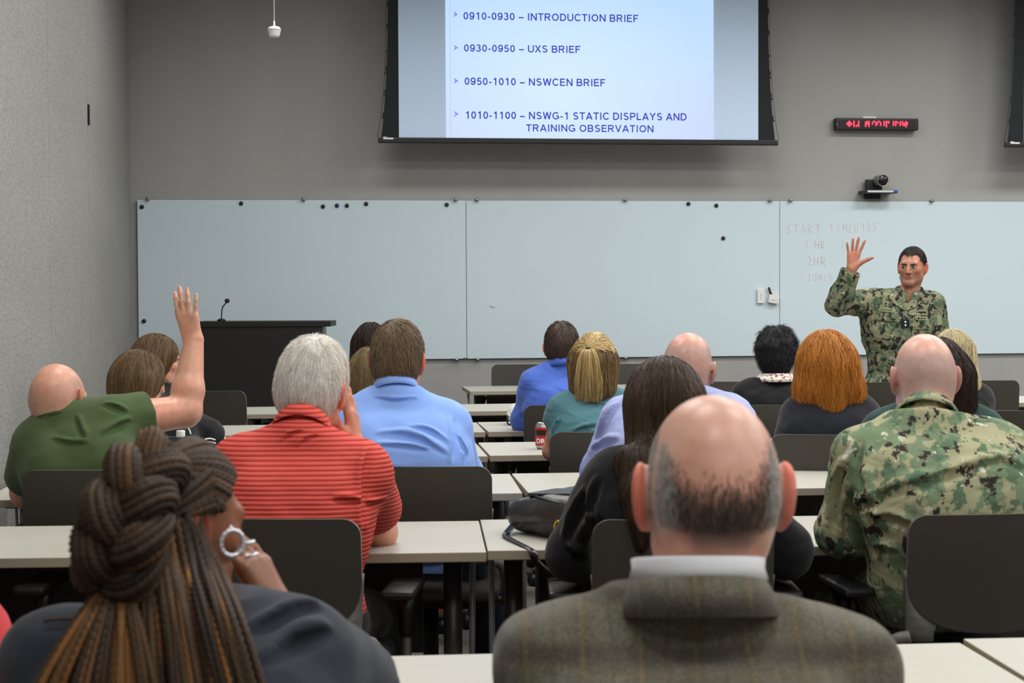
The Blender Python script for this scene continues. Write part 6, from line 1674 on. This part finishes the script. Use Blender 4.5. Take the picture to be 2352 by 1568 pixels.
# one stray plait over the left shoulder
P = bez([A3(240, 1318, -.09), A3(170, 1352, -.09), A3(95, 1415, -.08)], 20)
for _ in range(3):
    q = P.astype(np.float32); P = P+c.g.grad(q)*(.004-c.g(q))[:, None]
V, Q = plait(P, .0022); part(c, 'stray_plait', V, Q, M['braid_gold'])
# hoop earring and rings
M['silver'] = mat('pale_silver', (226, 226, 232), .25, .6)
hc = A3(533, 1247, -.045); hr = 24.5*BZ/FPX
rg = np.array([hc+(R*.86+F*.5)*math.cos(a)*hr*1.1+U*math.sin(a)*hr*1.18 for a in np.linspace(0, 2*PI, 41)])
V, Q, cp = tube_arrays(rg, .0032+.0006*np.sin(np.linspace(0, 2*PI*14, 41)), 8, False); part(c, 'hoop_earring', V, Q, M['silver'])
e = S(); e.el(A3(530, 1216, -.045), (.003, .003, .006)); V, Q = e.mesh(.0015); part(c, 'earring_hook', V, Q, M['silver'])
for x, y in ((569, 1246), (577, 1274)):
    V, Q = join([(lambda a_: (a_[0], a_[1]))(tube_arrays(np.array([A3(x, y, .12)+(R*math.cos(a)*.0088+F*math.sin(a)*.0088+U*.25*.0088*math.cos(a)) for a in np.linspace(0, 2*PI, 19)]), .0022, 6, False))]); part(c, 'ring', V, Q, M['silver'])
# ================================================================ things on the tables
def on_table(px, py): return on_z(px, py, .74)
# black leather handbag
p = on_table(1288, 1230); a = -YAW+math.radians(-38); bx_ = np.array((math.cos(a), math.sin(a), 0)); by_ = np.array((-math.sin(a), math.cos(a), 0)); Bm = np.stack([bx_, by_, U], 1)
bag = empty('handbag', (p[0], p[1], .74), 0, 'black leather handbag lying on the table beside the woman in the black blazer', 'handbag')
leather = mat('black_leather', (30, 31, 34), .32, bmp=.25, bscale=60, spec=.6)
bl = lambda x, y, z: bx_*x+by_*y+U*z
s = S()
s.path([bl(-.12, -.02, .05), bl(.0, -.03, .052), bl(.13, -.03, .06)], [.045, .05, .058], .03)
s.path([bl(-.1, .075, .055), bl(.02, .085, .06), bl(.15, .09, .07)], [.046, .052, .062], .06)
s.el(bl(.03, .03, .07), (.15, .1, .05), .05, Bm); s.cut((0, 0, .002), (0, 0, -1))
V, Q = s.mesh(.006, disp=lambda V: .004*vnoise(V, 5)); link('body', np_mesh('body', V, Q), leather, bag)
f = S(); f.box(bl(.03, .035, .122), (.125, .07, .006), .005, rot=Bm @ np.array(Matrix.Rotation(-.07, 3, 'Y'))); V, Q = f.mesh(.005); link('flap', np_mesh('flap', V, Q), leather, bag)
def surf(Sx, pts, off=.002):
    P = bez(pts, 26).astype(np.float32)
    for _ in range(4): P = P-Sx.grad(P)*(Sx(P)-off)[:, None]
    return P.astype(float)
V, Q, cp = tube_arrays(surf(s, [bl(-.14, .02, .09), bl(0, -.06, .1), bl(.13, -.07, .1)]), .003, 6); link('piping', np_mesh('piping', V, Q), leather, bag)
st = MB(); P = bez([bl(-.12, -.06, .03), bl(-.115, -.1, .008), bl(-.07, -.15, .008)]+[on_z(1222, 1262, .742)-np.array((p[0], p[1], .74))]+[at(1232, 1285, 4.42)-np.array((p[0], p[1], .74)), at(1262, 1312, 4.4)-np.array((p[0], p[1], .74)), at(1290, 1325, 4.4)-np.array((p[0], p[1], .74))], 30)
T, N, B = frames(P); wv = bx_[None]*.011
st.add(np.concatenate([P-wv, P+wv, P-wv+B*.004, P+wv+B*.004]), sum([[[i, i+1, len(P)+i+1, len(P)+i], [2*len(P)+i, 3*len(P)+i, 3*len(P)+i+1, 2*len(P)+i+1], [i, 2*len(P)+i, 2*len(P)+i+1, i+1], [len(P)+i, len(P)+i+1, 3*len(P)+i+1, 3*len(P)+i]] for i in range(len(P)-1)], []), 0, True)
st.build('strap', leather, bag)
gold = mat('brass', (212, 176, 70), .25, 1.0)
b = MB(); rg = np.array([bl(.06+.012*math.cos(q), -.094, .04+.018*math.sin(q)) for q in np.linspace(0, 2*PI, 17)]); Vt, Qt, cp = tube_arrays(rg, .0035, 6, False); b.add(Vt, list(Qt), 0, True)
b.tube(np.array([bl(.055, -.098, .03), bl(.075, -.1, .008)]), .0045, 6); b.build('buckle', gold, bag)
# red soda can
p = on_table(1247, 1031); t = empty('soda_can', p, 0, 'red and black soda can on the table left of the ponytail woman', 'can')
MB().lathe([(.022, 0), (.025, .004), (.0318, .012), (.033, .02), (.033, .095), (.031, .104), (.0265, .113), (.0268, .116), (.025, .117), (.024, .113), (.001, .113)], seg=28).build('can_body', mat('aluminium', (190, 190, 194), .3, .9), t)
MB().lathe([(.0333, .018), (.0334, .02), (.0334, .094), (.0333, .096)], seg=28).build('red_wrap', mat('red_print', (186, 26, 30), .35), t)
wh = MB()
k0 = Matrix.Rotation(-YAW, 3, 'Z')
for z0, z1 in ((.062, .086), ):
    V = [k0 @ Vector((.0337*math.sin(q), -.0337*math.cos(q), z)) for z in (z0, z1) for q in np.linspace(-1.2, 1.2, 13)]
    wh.add([v[:] for v in V], [[i, i+1, 13+i+1, 13+i] for i in range(12)])
wh.build('black_band', M['black'], t)
lt = MB(); V, Fs = text_geo('DR', .03); w_ = V[:, 0].max()
ang = (V[:, 0]/w_-.5)*1.3-.35; P = np.stack([.0339*np.sin(ang), -.0339*np.cos(ang), .028+V[:, 1]/.73*.022], 1) @ np.array(k0).T; lt.add(P, Fs); lt.build('lettering', M['label'], t)
# water bottle with a white cap
p = at(415, 995, 6.02); t = empty('water_bottle', (p[0], p[1], .74), 0, 'clear water bottle with a white cap behind the braided woman', 'bottle')
Hb = p[2]-.74
m, nt, b = newmat('clear_plastic'); b.inputs['Base Color'].default_value = (.93, .96, .98, 1); b.inputs['Transmission Weight'].default_value = .92; b.inputs['Roughness'].default_value = .06; b.inputs['IOR'].default_value = 1.2
MB().lathe([(.024, 0), (.03, .004), (.031, .02), (.0295, .05), (.031, .08), (.031, Hb-.07), (.024, Hb-.035), (.014, Hb-.018), (.0135, Hb-.004)], seg=28).build('bottle_body', m, t)
MB().lathe([(.0155, Hb-.012), (.016, Hb-.01), (.016, Hb+.008), (.0145, Hb+.011), (.001, Hb+.011)], seg=28).build('cap', M['white'], t)
MB().lathe([(.0314, .075), (.0315, .078), (.0315, Hb-.082), (.0314, Hb-.08)], seg=28).build('paper_label', mat('pale_blue_label', (190, 206, 226), .5), t)
# white cap lying on the table
p = on_table(1186, 974); t = empty('baseball_cap', p, 0, 'white cap lying on the table beside the far blue shirt', 'cap')
wc = cloth('white_cotton', (226, 224, 216), .85, .2, 10)
k = 8.3/FPX
s = S(); s.el((.01, .02, .05), (.055, .075, .06), .01); s.el((.012, .022, .045), (.05, .07, .055), .004, None, 's'); s.cut((-.0, 0, .002), (0, 0, -1)); s.rc((-.02, -.05, .012), (.03, -.06, .01), .006, .006, .01)
V, Q = s.mesh(.0045); link('crown', np_mesh('crown', V, Q), wc, t)
s = S(); s.el((-.025, -.035, .028), (.045, .07, .009), .01, np.array(Matrix.Rotation(.9, 3, 'Y'))); V, Q = s.mesh(.0045); link('brim', np_mesh('brim', V, Q), wc, t)
V, Q, cp = tube_arrays(bez([(-.035, -.03, .055), (-.055, -.05, .03), (-.05, -.06, .0), (-.03, -.06, -.0)], 18)*np.array((1, 1, .9))+np.array((0, 0, .006)), .004, 6); link('strap', np_mesh('strap', V, Q), M['black'], t)
